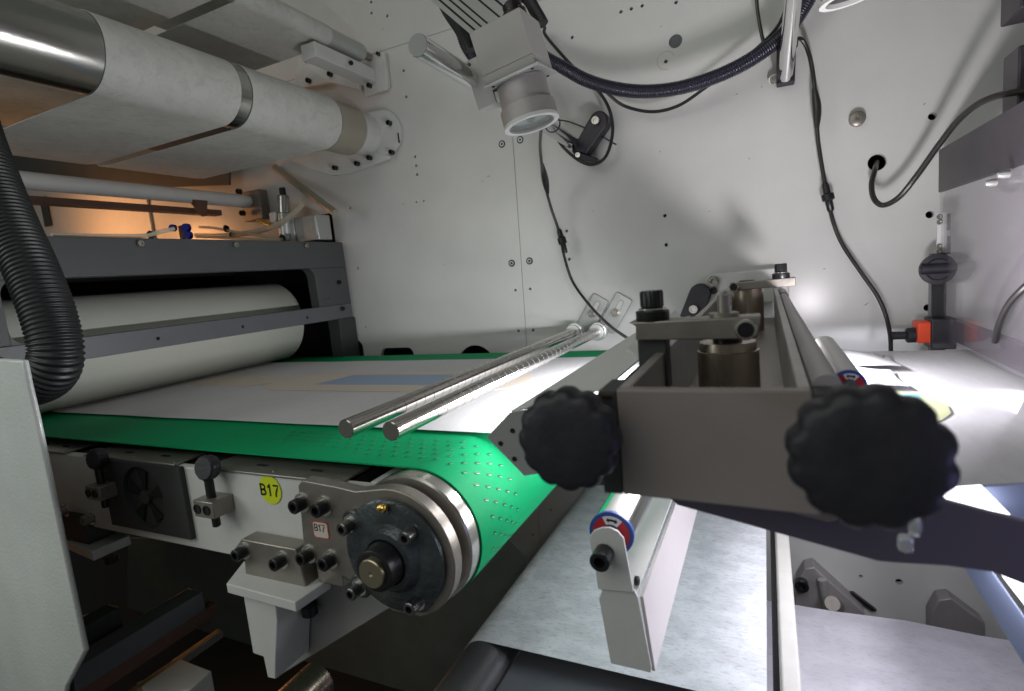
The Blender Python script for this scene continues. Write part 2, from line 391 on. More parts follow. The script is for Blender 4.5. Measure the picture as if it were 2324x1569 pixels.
plates = dict(
    A=[(-2.2, .5855), (1.2, .5855), (1.2, 1.2), (-2.2, 1.2)],
    B=[(-1.09, -.95), (seam(-.95) - g, -.95), (seam(.585) - g, .5843), (-2.1, .5843), (-2.1, .05), (-1.215, .05), (-1.215, .215), (-1.09, .215)],
    C=[(seam(-.95) + g, -.95), (1.2, -.95), (1.2, .5843), (seam(.585) + g, .5843)])
labels = dict(A='upper grey painted wall plate above the slanted dark seam', B='left grey painted wall plate with small drilled holes beside the green belt',
              C='right grey painted wall plate behind the steel trough and hanging cables')
wall = {}
for k, pts in plates.items():
    o = finish(ext(xz(pts, YW), (0, .012, 0)), 'wall_plate', 'wall', None, smooth=False)
    bo = o.modifiers.new('b', 'BOOLEAN'); bo.operation = 'DIFFERENCE'; bo.object = cob; bo.solver = 'EXACT'
    me = bpy.data.meshes.new_from_object(o.evaluated_get(bpy.context.evaluated_depsgraph_get()))
    o.modifiers.clear(); o.data = me
    tag(o, labels[k], 'wall plate', 'painted plates of the machine wall'); wall[k] = o
bpy.data.objects.remove(cob)
for h, w in ((c4(1057, 838), 'B'), (c4(1163, 813), 'C'), (c4(1114, 1530), 'B'), (c4(1217, 1517), 'C')):
    nut_screw(wall[w], P(*h, y=YW), r=.0068)
q = P(*c4(2065, 240), y=YW); finish(lathe([(.0122, 0), (.0122, .004), (.004, .0045)], q + Vector((0, .008, 0)), (0, -1, 0), 28), 'hole_plug', 'grey2', wall['C'])
q = P(*c5(1352, 695), y=YW); bb = finish(lathe([(.013, 0), (.013, .010), (.010, .012), (.003, .012), (.002, .009)], q, (0, -1, 0), 28), 'stud', 'steelg', wall['C'])
def marks(k, L):
    bm = bmesh.new()
    for (u, v), l, a in L:
        p = P(u, v, y=YW - .0003); d = Vector((math.cos(a), 0, math.sin(a))) * l; n = Vector((-d.z, 0, d.x)).normalized() * .0007
        bm.faces.new([bm.verts.new(x) for x in (p - d, p + n, p + d, p - n)])
    finish(bm, 'scuff_marks', 'bolt', wall[k], smooth=False)
marks('C', [(c4(1975, 882), .003, 1.8), (c7(1408, 606), .006, .6), (c7(1163, 401), .003, 0), (c5(800, 505), .002, 1), (c5(655, 548), .003, .3), (c5(1745, 605), .003, 1), (c4(1585, 1228), .002, 1), ((1500, 60), .002, .5), ((1700, 360), .0025, 2.), ((1610, 480), .002, .4)])
marks('B', [(c4(978, 1025), .006, .05), (c4(945, 1053), .003, .1), (c4(485, 1184), .005, .8), (c4(484, 1310), .002, 1.5), (c4(365, 168), .003, .3), (c4(480, 955), .002, 1.), ((1010, 600), .002, .3), ((950, 690), .0015, 1.3)])
q = P(*c4(2009, 352), y=YW - .0004); finish(lathe([(.0165, 0), (.0175, 0)], q, (0, -1, 0), 30, caps=False, a0=.3, a1=4.9), 'glue_ring', 'beige', wall['C'])
# dark space behind the openings
o = finish(box(-3.6, 1.3, 1.32, 1.34, -1.2, 1.3), 'backdrop', 'dark', None); o['kind'] = 'structure'
# oven-lit panel to the far left
t = thing('cabinet_panel', (-2.2, 1.19, .3), 'orange lit flat panel with a dark vertical slot behind the grey tube', 'panel')
finish(box(-3.4, -1.872, 1.190, 1.198, .08, .584), 'panel', 'white', t)
a_ = P(*c2(230, 105), y=1.184); b_ = P(*c2(300, 265), y=1.184)
finish(box(a_.x, b_.x, 1.182, 1.186, b_.z, a_.z), 'slot', 'dark', t)
# ================================================================== upper left: chrome roller with two nonwoven webs
RX, RZ, RR = -.93, .39, .059
t = thing('chrome_roller', (RX, 1.0, RZ), 'large polished roller in the upper left carrying two strips of white nonwoven', 'roller')
finish(cyl((RX, -.1, RZ), (RX, 1.06, RZ), RR, seg=96), 'roller_shell', 'chrome', t)
finish(lathe([(RR + .0003, 1.035), (RR + .0003, 1.12), (RR * .8, 1.122)], (RX, 0, RZ), (0, 1, 0), 96), 'coated_end', 'beige', t)
finish(cyl((RX, 1.1221, RZ), (RX, 1.199, RZ), .050, seg=48), 'hub', 'white', t)
fo = finish(ext(xz([(RX - .02, RZ - .058)] + arc(RX + .052, RZ - .003, .056, -80, 80, 20) + [(RX - .02, RZ + .058)], 1.186), (0, .013, 0)), 'flange', 'white', t, bevel=.002)
for u_q in ((410, 718), (425, 888)):
    bolt(t, P(*c4(*u_q), y=1.186), r=.0062, h=.012, washer=False)
a_ = P(*c4(450, 775), y=1.184); b_ = P(*c4(462, 830), y=1.184)
finish(box(a_.x, b_.x, 1.1835, 1.1858, b_.z, a_.z), 'slot', 'void', t)
def top_web(y0, y1, label):
    e = RR + .0016
    pr = [(-1.46, RZ + .02), (-1.42, RZ - .03), (-1.395, RZ - e + .005), (-1.36, RZ - e)] + [(RX - .20 - .0, RZ - e)] + arc(RX, RZ, e, -90, 92, 40) + [(RX - .25, RZ + e + .006), (RX - .8, RZ + e + .02)]
    pr = [(x, z) for x, z in pr]
    o = finish(profile_sheet(pr, y0, y1, .0006, 8), 'nonwoven_web', 'web', None, origin=(RX, (y0 + y1) / 2, RZ))
    return tag(o, label, 'fabric web', 'nonwoven strips around the chrome roller')
top_web(.532, .763, 'wide white nonwoven strip wrapping the polished roller on the left of the dark gap')
top_web(.789, 1.030, 'white nonwoven strip wrapping the polished roller between the gap and the beige end')
# wedge bracket beneath the flange
t = thing('bearing_bracket', (-.95, 1.19, .31), 'white painted bracket plate with black screws beneath the large roller end', 'bracket')
finish(ext(py([c4(-190, 915), c4(40, 870), c4(300, 880), c4(400, 905), c4(395, 925), c4(250, 975), c4(170, 1010), c4(60, 1020), c4(-60, 985)], 1.184), (0, .0155, 0)), 'plate', 'white', t, bevel=.002)
for q in ((97, 978), (224, 953), (296, 920)):
    bolt(t, P(*c4(*q), y=1.184), r=.0062, h=.012, washer=False)
# small upper roller + its bracket
sx, sz, sr = -.888, .572, .0205
t = thing('tube_roller', (sx, 1.0, sz), 'slim aluminium tube roller at the top left above the polished roller', 'roller')
finish(cyl((sx, -.1, sz), (sx, 1.150, sz), sr, seg=48, ch=.001), 'tube', 'alu', t)
finish(cyl((sx, 1.150, sz), (sx, 1.199, sz), .010, seg=24), 'journal', 'steel', t)
def up_web(y0, y1, label):
    e = sr + .001
    pr = [(-2.6, sz - e + .0)] + [(-1.6, sz - e)] + arc(sx, sz, e, -90, 90, 24) + [(sx - .3, sz + e + .01)]
    o = finish(profile_sheet(pr, y0, y1, .0006, 6), 'nonwoven_web', 'web', None, origin=(sx, (y0 + y1) / 2, sz))
    return tag(o, label, 'fabric web', 'nonwoven strips under the slim upper roller')
up_web(.50, .763, 'pale nonwoven strip at the top edge left of the narrow dark gap')
up_web(.789, 1.030, 'pale nonwoven strip hanging from the slim upper roller near its bare end')
t = thing('roller_bracket', (sx, 1.19, sz - .05), 'white block bracket under the slim upper roller screwed to the wall', 'bracket')
finish(box(sx - .030, sx + .012, .98, 1.185, sz - .062, sz - .030), 'arm', 'white', t, bevel=.002)
finish(ext(xz([(sx - .03, sz - .085), (sx + .038, sz - .085), (sx + .046, sz - .072), (sx + .046, sz + .004), (sx - .03, sz + .004)], 1.185), (0, .014, 0)), 'plate', 'white', t, bevel=.002)
bolt(t, (sx + .012, 1.09, sz - .045), (1, 0, 0), r=.005, h=.006, washer=False)
bolt(t, (sx + .012, 1.16, sz - .078), (0, -1, 0), r=.006, h=.010, washer=False)
bolt(t, (sx + .030, 1.185, sz + .000), (0, -1, 0), r=.0045, h=.008, washer=False)
t = thing('wall_bracket', (-1.09, 1.19, .50), 'small white wall block with two black screws behind the roller', 'bracket')
finish(ext(py([c1(1735, 330), c1(2080, 480), c1(2080, 520), c1(1930, 480), c1(1700, 520)], 1.18), (0, .0195, 0)), 'block', 'white', t, bevel=.002)
for q in ((1785, 350), (1800, 472), (1925, 435)): bolt(t, P(*c1(*q), y=1.18), r=.0065, h=.010, washer=False)
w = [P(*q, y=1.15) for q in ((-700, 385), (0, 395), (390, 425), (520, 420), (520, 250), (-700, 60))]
o = finish(ext([(v.x, 1.15, v.z) for v in w], (0, .006, 0)), 'glow_block_plate', 'dark', None); tag(o, 'dark plate added behind the gap between the two nonwoven strips to block the orange lit wall', 'plate')  # added plate, hides the orange lit wall behind the webs
# long tubes in front of the web ends
tx, tz = -1.374, .281
t = thing('cross_tube', (tx, 1.0, tz), 'long pale grey cross tube below the nonwoven strips', 'tube')
finish(cyl((tx, -.1, tz), (tx, 1.17, tz), .0185, seg=40), 'tube', 'white', t)
finish(box(tx - .03, tx + .05, 1.17, 1.199, tz - .055, tz + .03), 'end_block', 'steelg', t, bevel=.002)
for q in (c1(1400, 1115), c1(1420, 1240)): bolt(t, P(*q, y=1.16), r=.008, h=.012, washer=False)
o = finish(box(tx - .085, tx - .055, -.1, 1.12, tz - .035, tz - .02), 'flat_bar', 'rust', None, origin=(tx, 1, tz - .03)); tag(o, 'thin brown flat bar running just below the long grey tube', 'bar')
p = P(*c1(1145, 1215), x=tx + .0)
o = finish(ext([p + Vector(v) for v in ((0, -.02, .02), (0, .02, .02), (0, .01, -.02))], (.02, 0, 0)), 'mounting_lug', 'rust', None); tag(o, 'small brownish triangular lug under the long grey tube', 'lug')
# slanted pipe by the regulator
p0 = P(*c1(1600, 975), y=1.19); p1 = P(*c1(1950, 1240), y=1.10)
pipe = bmesh.new(); cyl(p0, p1, .010, seg=24, bm=pipe, ch=.001)
o = finish(pipe, 'rod', 'beige', None); tag(o, 'slanting beige round rod above the regulator', 'rod')
# ================================================================== grey frame and white rubber roller
FX = -1.08
def yz(pts, x): return [Vector((x, y, z)) for y, z in pts]
t = thing('roller_guard', (FX, .8, 0), 'dark grey painted frame with a long slot in front of the thick white roller', 'guard')
bm = bmesh.new()
outer = [(.20, .129), (1.185, .129), (1.190, -.078), (.20, -.078)]
zt, zb_ = .061, -.040
op = [(1.066 - .02, zt), (1.066, zt - .02)] ; 
# ring built from four butted slabs plus corner fillets
finish(ext(yz([(.20, zt), (.20, .129), (1.185, .129), (1.1863, zt)], FX), (.028, 0, 0)), 'top_beam', 'grey', t, bevel=.001)
finish(ext(yz([(1.066, zt - .0003), (1.1863, zt - .0003), (1.189, zb_ + .0003), (1.069, zb_ + .0003)], FX), (.028, 0, 0)), 'end_plate', 'grey', t, bevel=.001)
finish(ext(yz([(.20, zb_), (1.189, zb_), (1.190, -.078), (.20, -.078)], FX), (.028, 0, 0)), 'bottom_beam', 'grey2', t, bevel=.001)
finish(ext(yz([(.20, zt - .0003), (.424, zt - .0003), (.424, zb_ + .0003), (.20, zb_ + .0003)], FX), (.028, 0, 0)), 'near_plate', 'grey', t, bevel=.001)
def fillet(y, z, sy, sz2, r=.022):
    pts = [(y, z)] + [(y + sy * (r - r * math.sin(a * PI / 16)), z + sz2 * (r - r * math.cos(a * PI / 16))) for a in range(9)]
    return ext(yz(pts, FX + .0005), (.027, 0, 0))
for (y, z, sy, s2) in ((1.066, zt - .0003, -1, -1), (.424, zb_ + .0003, 1, 1), (.424, zt - .0003, 1, -1)):
    finish(fillet(y, z, sy, s2), 'corner_fillet', 'grey', t)
for u, v in (c2(810, 370), c2(1365, 378), c2(1775, 383)):
    q = P(u, v, x=FX + .028); bolt(t, q, (1, 0, 0), r=.006, h=.005, washer=False, m='steel')
for u, v in (c2(1965, 595), c2(1985, 748)):
    q = P(u, v, x=FX + .028); bolt(t, q, (1, 0, 0), r=.006, h=.006, washer=False, m='bolt')
for u, v in (c2(918, 922), c2(1410, 853), c2(1785, 800)):
    q = P(u, v, x=FX + .0282); finish(lathe([(.0035, 0), (.0035, .0006)], q, (1, 0, 0), 16), 'screw_hole', 'void', t)
for q in ((1885, 592), (1905, 592), (1890, 690), (1910, 690)):
    p = P(*c2(*q), x=FX + .0282); finish(lathe([(.0016, 0), (.0016, .0004)], p, (1, 0, 0), 10), 'screw_hole', 'void', t)
finish(box(FX - .01, FX + .03, 1.13, 1.195, -.30, -.0785), 'foot', 'dark', t, bevel=.001)
finish(box(FX - .01, FX + .026, 1.175, 1.196, -.25, -.0787), 'foot_strip', 'grey2', t, bevel=.001)
finish(box(-1.52, -1.50, .1, 1.184, -.30, .120), 'blackout_back', 'void', t)  # black box added round the roller so the slot stays dark
finish(box(-1.50, FX - .0005, .1, 1.184, .1205, .1245), 'blackout_lid', 'void', t)
finish(box(-1.52, FX - .0115, 1.1845, 1.195, -.30, .1245), 'blackout_end', 'void', t)
WX, WZ, WR = -1.252, -.072, .108
t = thing('rubber_roller', (WX, .7, WZ), 'thick white rubber roller pressing on the belt inside the grey frame', 'roller')
finish(lathe([(WR * .4, .18), (WR, .182), (WR, 1.094), (WR - .002, 1.098), (WR * .4, 1.099)], (WX, 0, WZ), (0, 1, 0), 128), 'roller_shell', 'silicone', t)
finish(cyl((WX, 1.0992, WZ), (WX, 1.15, WZ), .03), 'journal', 'steel', t)
# regulator, cylinder and tubing
t = thing('air_regulator', P(*c1(1650, 1400), y=1.12), 'small chrome air regulator with dark cap standing on the grey frame', 'regulator')
b0 = P(*c1(1665, 1400), y=1.12); b1 = P(*c1(1650, 1240), y=1.12); b2 = P(*c1(1645, 1135), y=1.12)
finish(cyl(b0, b1, .017, seg=32, ch=.001), 'body', 'alu', t); finish(cyl(b1, b2, .0165, .0155, seg=32, ch=.002), 'neck', 'chrome', t)
finish(cyl(b2, P(*c1(1638, 1092), y=1.12), .0085, seg=20, ch=.001), 'cap', 'bolt', t)
t = thing('air_cylinder', P(*c1(1760, 1400), y=1.13), 'ribbed aluminium air cylinder block standing on the grey frame', 'cylinder')
a_ = P(*c1(1690, 1408), y=1.12); b_ = P(*c1(1835, 1245), y=1.12)
xs = [a_.x, a_.x + .012, a_.x + .015, a_.x + .040, a_.x + .043, b_.x]
for i, (x0, x1, dy) in enumerate(((a_.x, a_.x + .018, 0), (a_.x + .019, a_.x + .050, .004), (a_.x + .051, b_.x, 0))):
    finish(box(x0, x1, 1.12 + dy, 1.17, a_.z - .004, b_.z), 'body', 'alu', t, bevel=.002)
finish(box(b_.x - .004, b_.x - .001, 1.116, 1.1195, a_.z + .01, b_.z - .006), 'edge_strip', 'white', t)
a_ = P(*c1(1590, 1310), y=1.10); finish(cyl(a_, P(*c1(1500, 1280), y=1.10), .006, seg=16, ch=.001), 'fitting', 'brass', t)
finish(box(a_.x - .012, a_.x + .008, 1.10, 1.12, a_.z, a_.z + .035), 'valve', 'white', t, bevel=.002)
def wire(name, pts, r, m, label, cat, y=None, n=10, group=None, seg=10, rad=None):
    q = spline(pts, n); o = finish(sweep(q, rad or r, seg), name, m, None); tag(o, label, cat, group); return o
wire('air_tube', [P(*c1(a, b), y=1.10) for a, b in ((1760, 1180), (1715, 1230), (1640, 1290), (1520, 1340), (1370, 1365), (1260, 1372), (1140, 1370))], .0075, 'tubec', 'thick clear air tube curving up beside the regulator', 'tube')
wire('air_tube', [P(*c1(a, b), y=1.08) for a, b in ((1160, 1320), (1240, 1325), (1350, 1345), (1500, 1368), (1640, 1385))], .004, 'tubec', 'thin clear air tube running right from the blue fittings', 'tube')
wire('air_tube', [P(*c1(a, b), x=FX + .01) for a, b in ((1010, 1330), (920, 1350), (840, 1370), (600, 1372), (300, 1368))], .004, 'tubec', 'thin clear air tube running left from the blue fittings', 'tube')
wire('air_tube', [P(*c1(a, b), y=1.07) for a, b in ((1150, 1375), (1260, 1380), (1420, 1388), (1640, 1392))], .004, 'tubec', 'thin clear air tube lying lowest on the frame edge', 'tube')
t = thing('tube_fitting', P(*c1(1070, 1350), y=.95), 'cluster of blue push-in air fittings on the frame edge', 'fitting')
for (a, b, rr) in ((1015, 1326, .009), (1092, 1325, .011), (1105, 1368, .010)):
    q = P(*c1(a, b), y=.95); finish(lathe([(rr * .6, -.0), (rr, .001), (rr, .010), (rr * .9, .012)], q, (.3, -1, 0), 24), 'collar', 'bluefit', t)
q = P(*c1(1055, 1340), y=.955); finish(box(q.x - .014, q.x + .014, q.y, q.y + .012, q.z - .022, q.z + .014), 'body', 'bolt', t, bevel=.003)
for i, (a, b) in enumerate(((875, 1365), (1315, 1330), (1350, 1365), (1640, 1385))):
    q = P(*c1(a, b), y=(.90, 1.08, 1.1, 1.08)[i])
    o = finish(lathe([(.009, -.0025), (.0105, 0), (.009, .0025)], q, (1, 0, 0), 20), 'cable_tie', 'bolt', None)
    tag(o, ('black tie on the clear tube left of the blue fittings', 'black tie on the clear tube just right of the blue fittings', 'upright black tie on the thick clear tube', 'black tie on the clear tubes beside the regulator')[i], 'cable tie', 'black ties on the clear tubes')
# ================================================================== green belt conveyor
BZ = -.182; PX, PZ, PR = -.322, -.2505, .0685
Y0, Y1 = .425, 1.140
t = thing('belt_conveyor', (PX, .75, BZ - .1), 'vacuum conveyor with perforated bright green belt and white side plate', 'conveyor')
prof = [(-1.9, BZ)] + [(-1.9 + (PX + 1.9) * k / 10, BZ) for k in range(1, 10)] + arc(PX, PZ, PR, 90, -95, 40) + [(-1.9, PZ - PR + .01)]
ob = finish(profile_sheet(prof, Y0, Y1, .0016, 6), 'belt', 'belt', t)
# slits in the belt, each with a painted pale green highlight beside it
bm = bmesh.new(); bm_r = bmesh.new()
def belt_pt(s, y, lift=.0006):
    """s<0: distance left of the pulley tangent; s>0: arc length round the pulley"""
    if s < 0: return Vector((PX + s, y, BZ + lift)), Vector((1, 0, 0)), Vector((0, 0, 1))
    a = PI / 2 - s / PR
    return Vector((PX + (PR + lift) * math.cos(a), y, PZ + (PR + lift) * math.sin(a))), Vector((math.sin(a), 0, -math.cos(a))), Vector((math.cos(a), 0, math.sin(a)))
k = 0; s = -.255
while s < .155:
    for r_, yy in enumerate((.452, .466, .480, .494, .508)):
        if s < -.10 and r_ < 1: continue
        if s < -.17 and r_ < 2: continue
        ss = s + (r_ % 2) * .0085
        c, tdir, nd = belt_pt(ss, yy)
        for B_m, ofs, k1, k2 in ((bm, 0, .0031, .00135), (bm_r, .0012, .0026, .0006)):
            w = (Vector((0, 1, 0)) + tdir * .45) * k1; l = tdir * k2
            vs = [B_m.verts.new(c + nd * ofs * .15 + tdir * ofs + w * math.cos(2 * PI * i / 8) + l * math.sin(2 * PI * i / 8)) for i in range(8)]
            B_m.faces.new(vs)
    s += .0175
so = finish(bm, 'perforations', 'slit', ob, smooth=False); finish(bm_r, 'perforation_glints', 'slit_glint', ob, smooth=False)
# pulley
pl = finish(lathe([(PR - .012, .406), (PR - .0035, .407), (PR - .0018, .409), (PR - .0018, .424), (PR - .004, .4245), (PR - .002, 1.140), (PR * .5, 1.142)], (PX, 0, PZ), (0, 1, 0), 128), 'pulley', 'rim', t)
# white side plate
sp = finish(ext(xz([(-1.6, -.197), (-.362, -.197), (-.352, -.205), (-.352, -.262), (-.545, -.262 - .03), (-.56, -.303), (-1.6, -.303)], .402), (0, .012, 0)), 'side_plate', 'white', t, bevel=.0015)
finish(box(-1.6, -.40, .418, 1.10, -.285, -.200), 'bed', 'dark', t)
finish(box(-.372, -.36, .4145, .50, -.262, -.197), 'end_web', 'white', t, bevel=.001)
# cover strips
def strip(u0, u1):
    a = P(*u0, z=-.1935); b = P(*u1, z=-.1935); x0, x1 = a.x, b.x
    c = finish(box(x0, x1, .3995, .446, -.1965, -.1935), 'cover_strip', 'steel', t, bevel=.0008)
    for fx in (.35, .75):
        x = x0 + (x1 - x0) * fx
        finish(ext([Vector((px, py_, -.1934)) for px, py_ in [(x + q[0] * 1.0, .421 + q[1]) for q in rrect(-.009, .009, -.0025, .0025, .0024, 4)]], (0, 0, .0003)), 'slot', 'void', c)
    for fx, yy in ((.04, .405), (.97, .405), (.5, .41)):
        finish(lathe([(.0022, 0), (.0022, .0008)], (x0 + (x1 - x0) * fx, yy, -.1936), (0, 0, 1), 12), 'screw_head', 'rim', c)
strip(cw(-60, 90), cw(400, 150)); strip(cw(590, 170), cw(1440, 262)); strip(cw(1710, 295), cb(1085, 560))
for u in (cw(490, 155), cw(1570, 275)):
    p = P(*u, y=.41); finish(lathe([(.012, 0), (.012, .05)], (p.x + .012, .430, -.205), (0, 1, 0), 24), 'support_roller', 'bolt', t)
# B17 yellow sticker
p = P(*cb(512, 652), y=.4016)
st = finish(lathe([(.0166, 0), (.0166, .0003)], (p.x, .4012, p.z), (0, -1, 0), 64), 'round_sticker', 'paint_y', sp)
b17('sticker_text', .0142, (p.x, .4007, p.z - .0003), 'ink', st, .17)
# fan unit
u = [cw(630, 255), cw(1385, 335), cw(1500, 1028), cw(720, 880)]
fp = py(u, .4005)
x0, x1 = (fp[0].x + fp[3].x) / 2, (fp[1].x + fp[2].x) / 2; z1, z0 = (fp[0].z + fp[1].z) / 2, (fp[2].z + fp[3].z) / 2
fan = thing('cooling_fan', ((x0 + x1) / 2, .395, (z0 + z1) / 2), 'square dark cooling fan let into the white side plate', 'fan')
fc = Vector(((x0 + x1) / 2, .3965, (z0 + z1) / 2)); rr = min(x1 - x0, z1 - z0) * .45
bm = bmesh.new()
n = 48; sq = []; ci = []
for i in range(n):
    a = 2 * PI * i / n; c, s_ = math.cos(a), math.sin(a); k = 1 / max(abs(c), abs(s_))
    sq.append((fc.x + c * k * (x1 - x0) / 2, fc.z + s_ * k * (z1 - z0) / 2)); ci.append((fc.x + c * rr, fc.z + s_ * rr))
for y_a, y_b in ((.3955, .4015),):
    A1 = [bm.verts.new((x, y_a, z)) for x, z in sq]; A2 = [bm.verts.new((x, y_a, z)) for x, z in ci]
    B1 = [bm.verts.new((x, y_b, z)) for x, z in sq]; B2 = [bm.verts.new((x, y_b, z)) for x, z in ci]
    for i in range(n):
        j = (i + 1) % n
        bm.faces.new((A1[i], A1[j], A2[j], A2[i])); bm.faces.new((A2[i], A2[j], B2[j], B2[i])); bm.faces.new((A1[i], A1[j], B1[j], B1[i]))
finish(bm, 'fan_frame', 'dark', fan)
finish(lathe([(rr, 0), (rr, .0005)], (fc.x, .4018, fc.z), (0, -1, 0), 40), 'fan_back', 'dark', fan)
finish(cyl((fc.x, .3965, fc.z), (fc.x, .4012, fc.z), rr * .22, seg=24), 'hub', 'dark', fan)
for i in range(5):
    a = 2 * PI * i / 5 + .35; bmq = bmesh.new()
    pts = [(rr * .22, -.25), (rr * .86, -.30), (rr * .90, .22), (rr * .2, .15)]
    ext([Vector((fc.x + r_ * math.cos(a + b), .3985, fc.z + r_ * math.sin(a + b))) for r_, b in pts], (0, .001, 0), bmq)
    finish(bmq, 'dark_opening', 'void', fan)  # black wedges stand for the dark openings of the fan
# clamps with black knobs on the side plate
def clamp(c, s, label, nubs=True):
    """c: point at the top centre of the block, on y = .37"""
    t = thing('knob_clamp', c, label, 'clamp', 'black knob clamps on the white side plate')
    x, y, z = c
    finish(box(x - .017 * s, x + .017 * s, y, .4015, z - .020 * s, z), 'block', 'steelg', t, bevel=.0012)
    finish(lathe([(.008 * s, 0), (.0135 * s, .0012), (.0142 * s, .003), (.0142 * s, .012), (.0125 * s, .014)], (x, y + .020, z + .034 * s), (.1, -1, .2), 40, mod=lambda th, tt: 1 + .02 * math.cos(th * 12)), 'knob', 'black', t)
    finish(cyl((x, y + .012, z), (x, y + .012, z + .030 * s), .0050 * s, seg=20), 'stem', 'bolt', t)
    finish(cyl((x + .004, y + .010, z - .034 * s), (x + .004, y + .010, z - .018 * s), .0045 * s, seg=20, ch=.001), 'screw_end', 'bolt', t)
    if nubs:
        for dx in (-.010, .006):
            r_ = finish(lathe([(.0058 * s, 0), (.0058 * s, .001), (.0045 * s, .001), (.004 * s, -.004)], (x + dx * s, y - .0002, z - .010 * s), (0, -1, 0), 24), 'pin_hole', 'bolt', t)
    return t
p = P(*cw(1570, 690), y=.375); clamp((p.x, .375, p.z + .002), 1.0, 'black round knob clamp right of the square fan')
p = P(*cw(500, 560), y=.375); clamp((p.x, .375, p.z + .004), .95, 'black round knob clamp left of the square fan, in the shade')
# bearing bracket plate
byf = .381
bp = thing('bearing_housing_bracket', (PX, byf, PZ), 'thick steel bracket holding the dark round flange bearing of the pulley', 'bracket')
cxy = [(-.437, -.193), (-.430, -.187), (-.385, -.190), (-.362, -.1925)] + arc(PX, PZ, .064, 104, -72, 30) + [(-.335, -.312), (-.378, -.289), (-.443, -.2735)]
finish(ext(xz(cxy, byf), (0, .014, 0)), 'plate', 'steelg', bp, bevel=.0012)
# flange bearing: round cast housing with four ears
def earmod(th, t_): return 1 + .10 * max(0, math.cos(2 * (th) + 0)) ** 6
fl = finish(lathe([(.0545, 0), (.0555, .002), (.0550, .005), (.050, .007), (.034, .0085), (.0305, .013), (.028, .016), (.0225, .0165), (.0215, .013)], (PX, byf - .0002, PZ), (0, -1, 0), 96), 'flange_bearing', mat('dark_teal_casting', (.078, .092, .098), .30, metal=.5, bump=.8, bscale=220, var=.4, vscale=40), bp)
angs = (52, -52, 128, -128)
ec = [P(*cb(1560, 950), y=byf - .004), P(*cb(1590, 1450), y=byf - .004), P(*cb(1110, 890), y=byf - .004), P(*cb(1170, 1350), y=byf - .004)]
for e in ec:
    finish(lathe([(.0125, 0), (.0125, .004), (.011, .0055)], (e.x, byf - .0004, e.z), (0, -1, 0), 32), 'ear', fl.data.materials[0], fl)
    bolt(fl, (e.x, byf - .0058, e.z), (0, -1, 0), r=.0063, h=.0135, m='dchrome')
finish(lathe([(.0215, 0), (.0215, .004), (.0195, .022), (.0175, .023), (.0155, .023)], (PX, byf - .010, PZ), (0, -1, 0), 48), 'locking_collar', 'bolt', fl)
sh = finish(lathe([(.0135, 0), (.0135, .0325), (.0127, .0333), (.0022, .0333), (.0008, .0313)], (PX, byf - .004, PZ), (0, -1, 0), 48), 'shaft', mat('turned_bronze_shaft', (.42, .37, .26), .28, metal=.95, aniso=.6), bp)
q = P(*cb(1340, 790), y=byf - .010)
finish(lathe([(.004, 0), (.004, .003), (.0025, .004), (.0035, .006), (.003, .008), (.001, .009)], q, (-.1, -.8, .5), 16), 'grease_nipple', 'brass', bp)
for u in (cb(745, 745), cb(905, 770)):
    bolt(bp, P(*u, y=byf), r=.0073, h=.012)
for u in (cb(795, 1118), cb(955, 1155)):
    bolt(bp, P(*u, y=byf), r=.0070, h=.012)
# paper sticker
q = P(*cb(878, 945), y=byf - .0003)
ss = finish(ext(xz([(q.x + a, q.z + b) for a, b in rrect(-.0105, .0105, -.0092, .0092, .003, 5)], byf - .0004), (0, .0003, 0)), 'paper_sticker', 'redink', bp)
finish(ext(xz([(q.x + a, q.z + b) for a, b in rrect(-.0094, .0094, -.0081, .0081, .0024, 5)], byf - .0007), (0, .0002, 0)), 'sticker_face', 'sticker', ss)
b17('handwriting', .0078, (q.x - .0006, byf - .0010, q.z + .0024), 'ink', ss, .12, .68)
# lower clamp block and ledge
lb = thing('clamp_block', (-.49, .385, -.285), 'chamfered dark steel clamp block with two black screws on the pale ledge', 'block')
pts = [cb(250, 1080), cb(300, 1010), cb(690, 1085), cb(775, 1380), cb(330, 1290), cb(320, 1150), cb(250, 1130)]
w = [P(*c, y=.381) for c in pts]
finish(ext([(v.x, .381, v.z) for v in w], (0, .020, 0)), 'block', 'steelg', lb, bevel=.0015)
w2 = P(*cb(800, 1330), y=.39)
finish(box(-.440, -.405, .392, .43, -.306, -.279), 'web', 'steelg', lb, bevel=.001)
for u in (cb(325, 1095), cb(600, 1160)): bolt(lb, P(*u, y=.381), r=.0070, h=.012)
pd = thing('pedestal', (-.5, .4, -.4), 'pale painted angular pedestal under the conveyor end', 'pedestal')
LZ = -.3065
a = P(*cb(190, 1335), z=LZ); b = P(*cb(690, 1470), z=LZ); c = P(*cb(945, 1300), z=LZ); d = P(*cb(270, 1270), z=LZ)
top = [Vector((a.x, a.y, LZ)), Vector((b.x, b.y, LZ)), Vector((c.x, c.y, LZ)), Vector((a.x + (c.x - b.x) * .5 - .0, c.y, LZ))]
top[3] = Vector((d.x - .02, c.y, LZ))
finish(ext(top, (0, 0, -.011)), 'ledge', 'white', pd, bevel=.001)
cy0 = (a.y + b.y) / 2 + .012
fr = [cb(320, 1455), cb(555, 1520), cb(560, 1600), c3(1600, 1400), c3(1600, 1500), c3(1555, 1490), c3(1530, 1370), c3(1470, 1350)]
w = [P(*q_, y=cy0) for q_ in fr]; w = [Vector((v.x, cy0, min(v.z, LZ - .0112))) for v in w]; w[0].z = w[1].z = LZ - .0112
finish(ext(w, (0, .05, 0)), 'column', 'white', pd, bevel=.001)
w = [P(*q_, y=cy0 + .052) for q_ in (c3(1600, 1040), c3(2160, 900), c3(2290, 1070), c3(1640, 1470), c3(1600, 1500))]
w[0].z = w[1].z = LZ - .0112
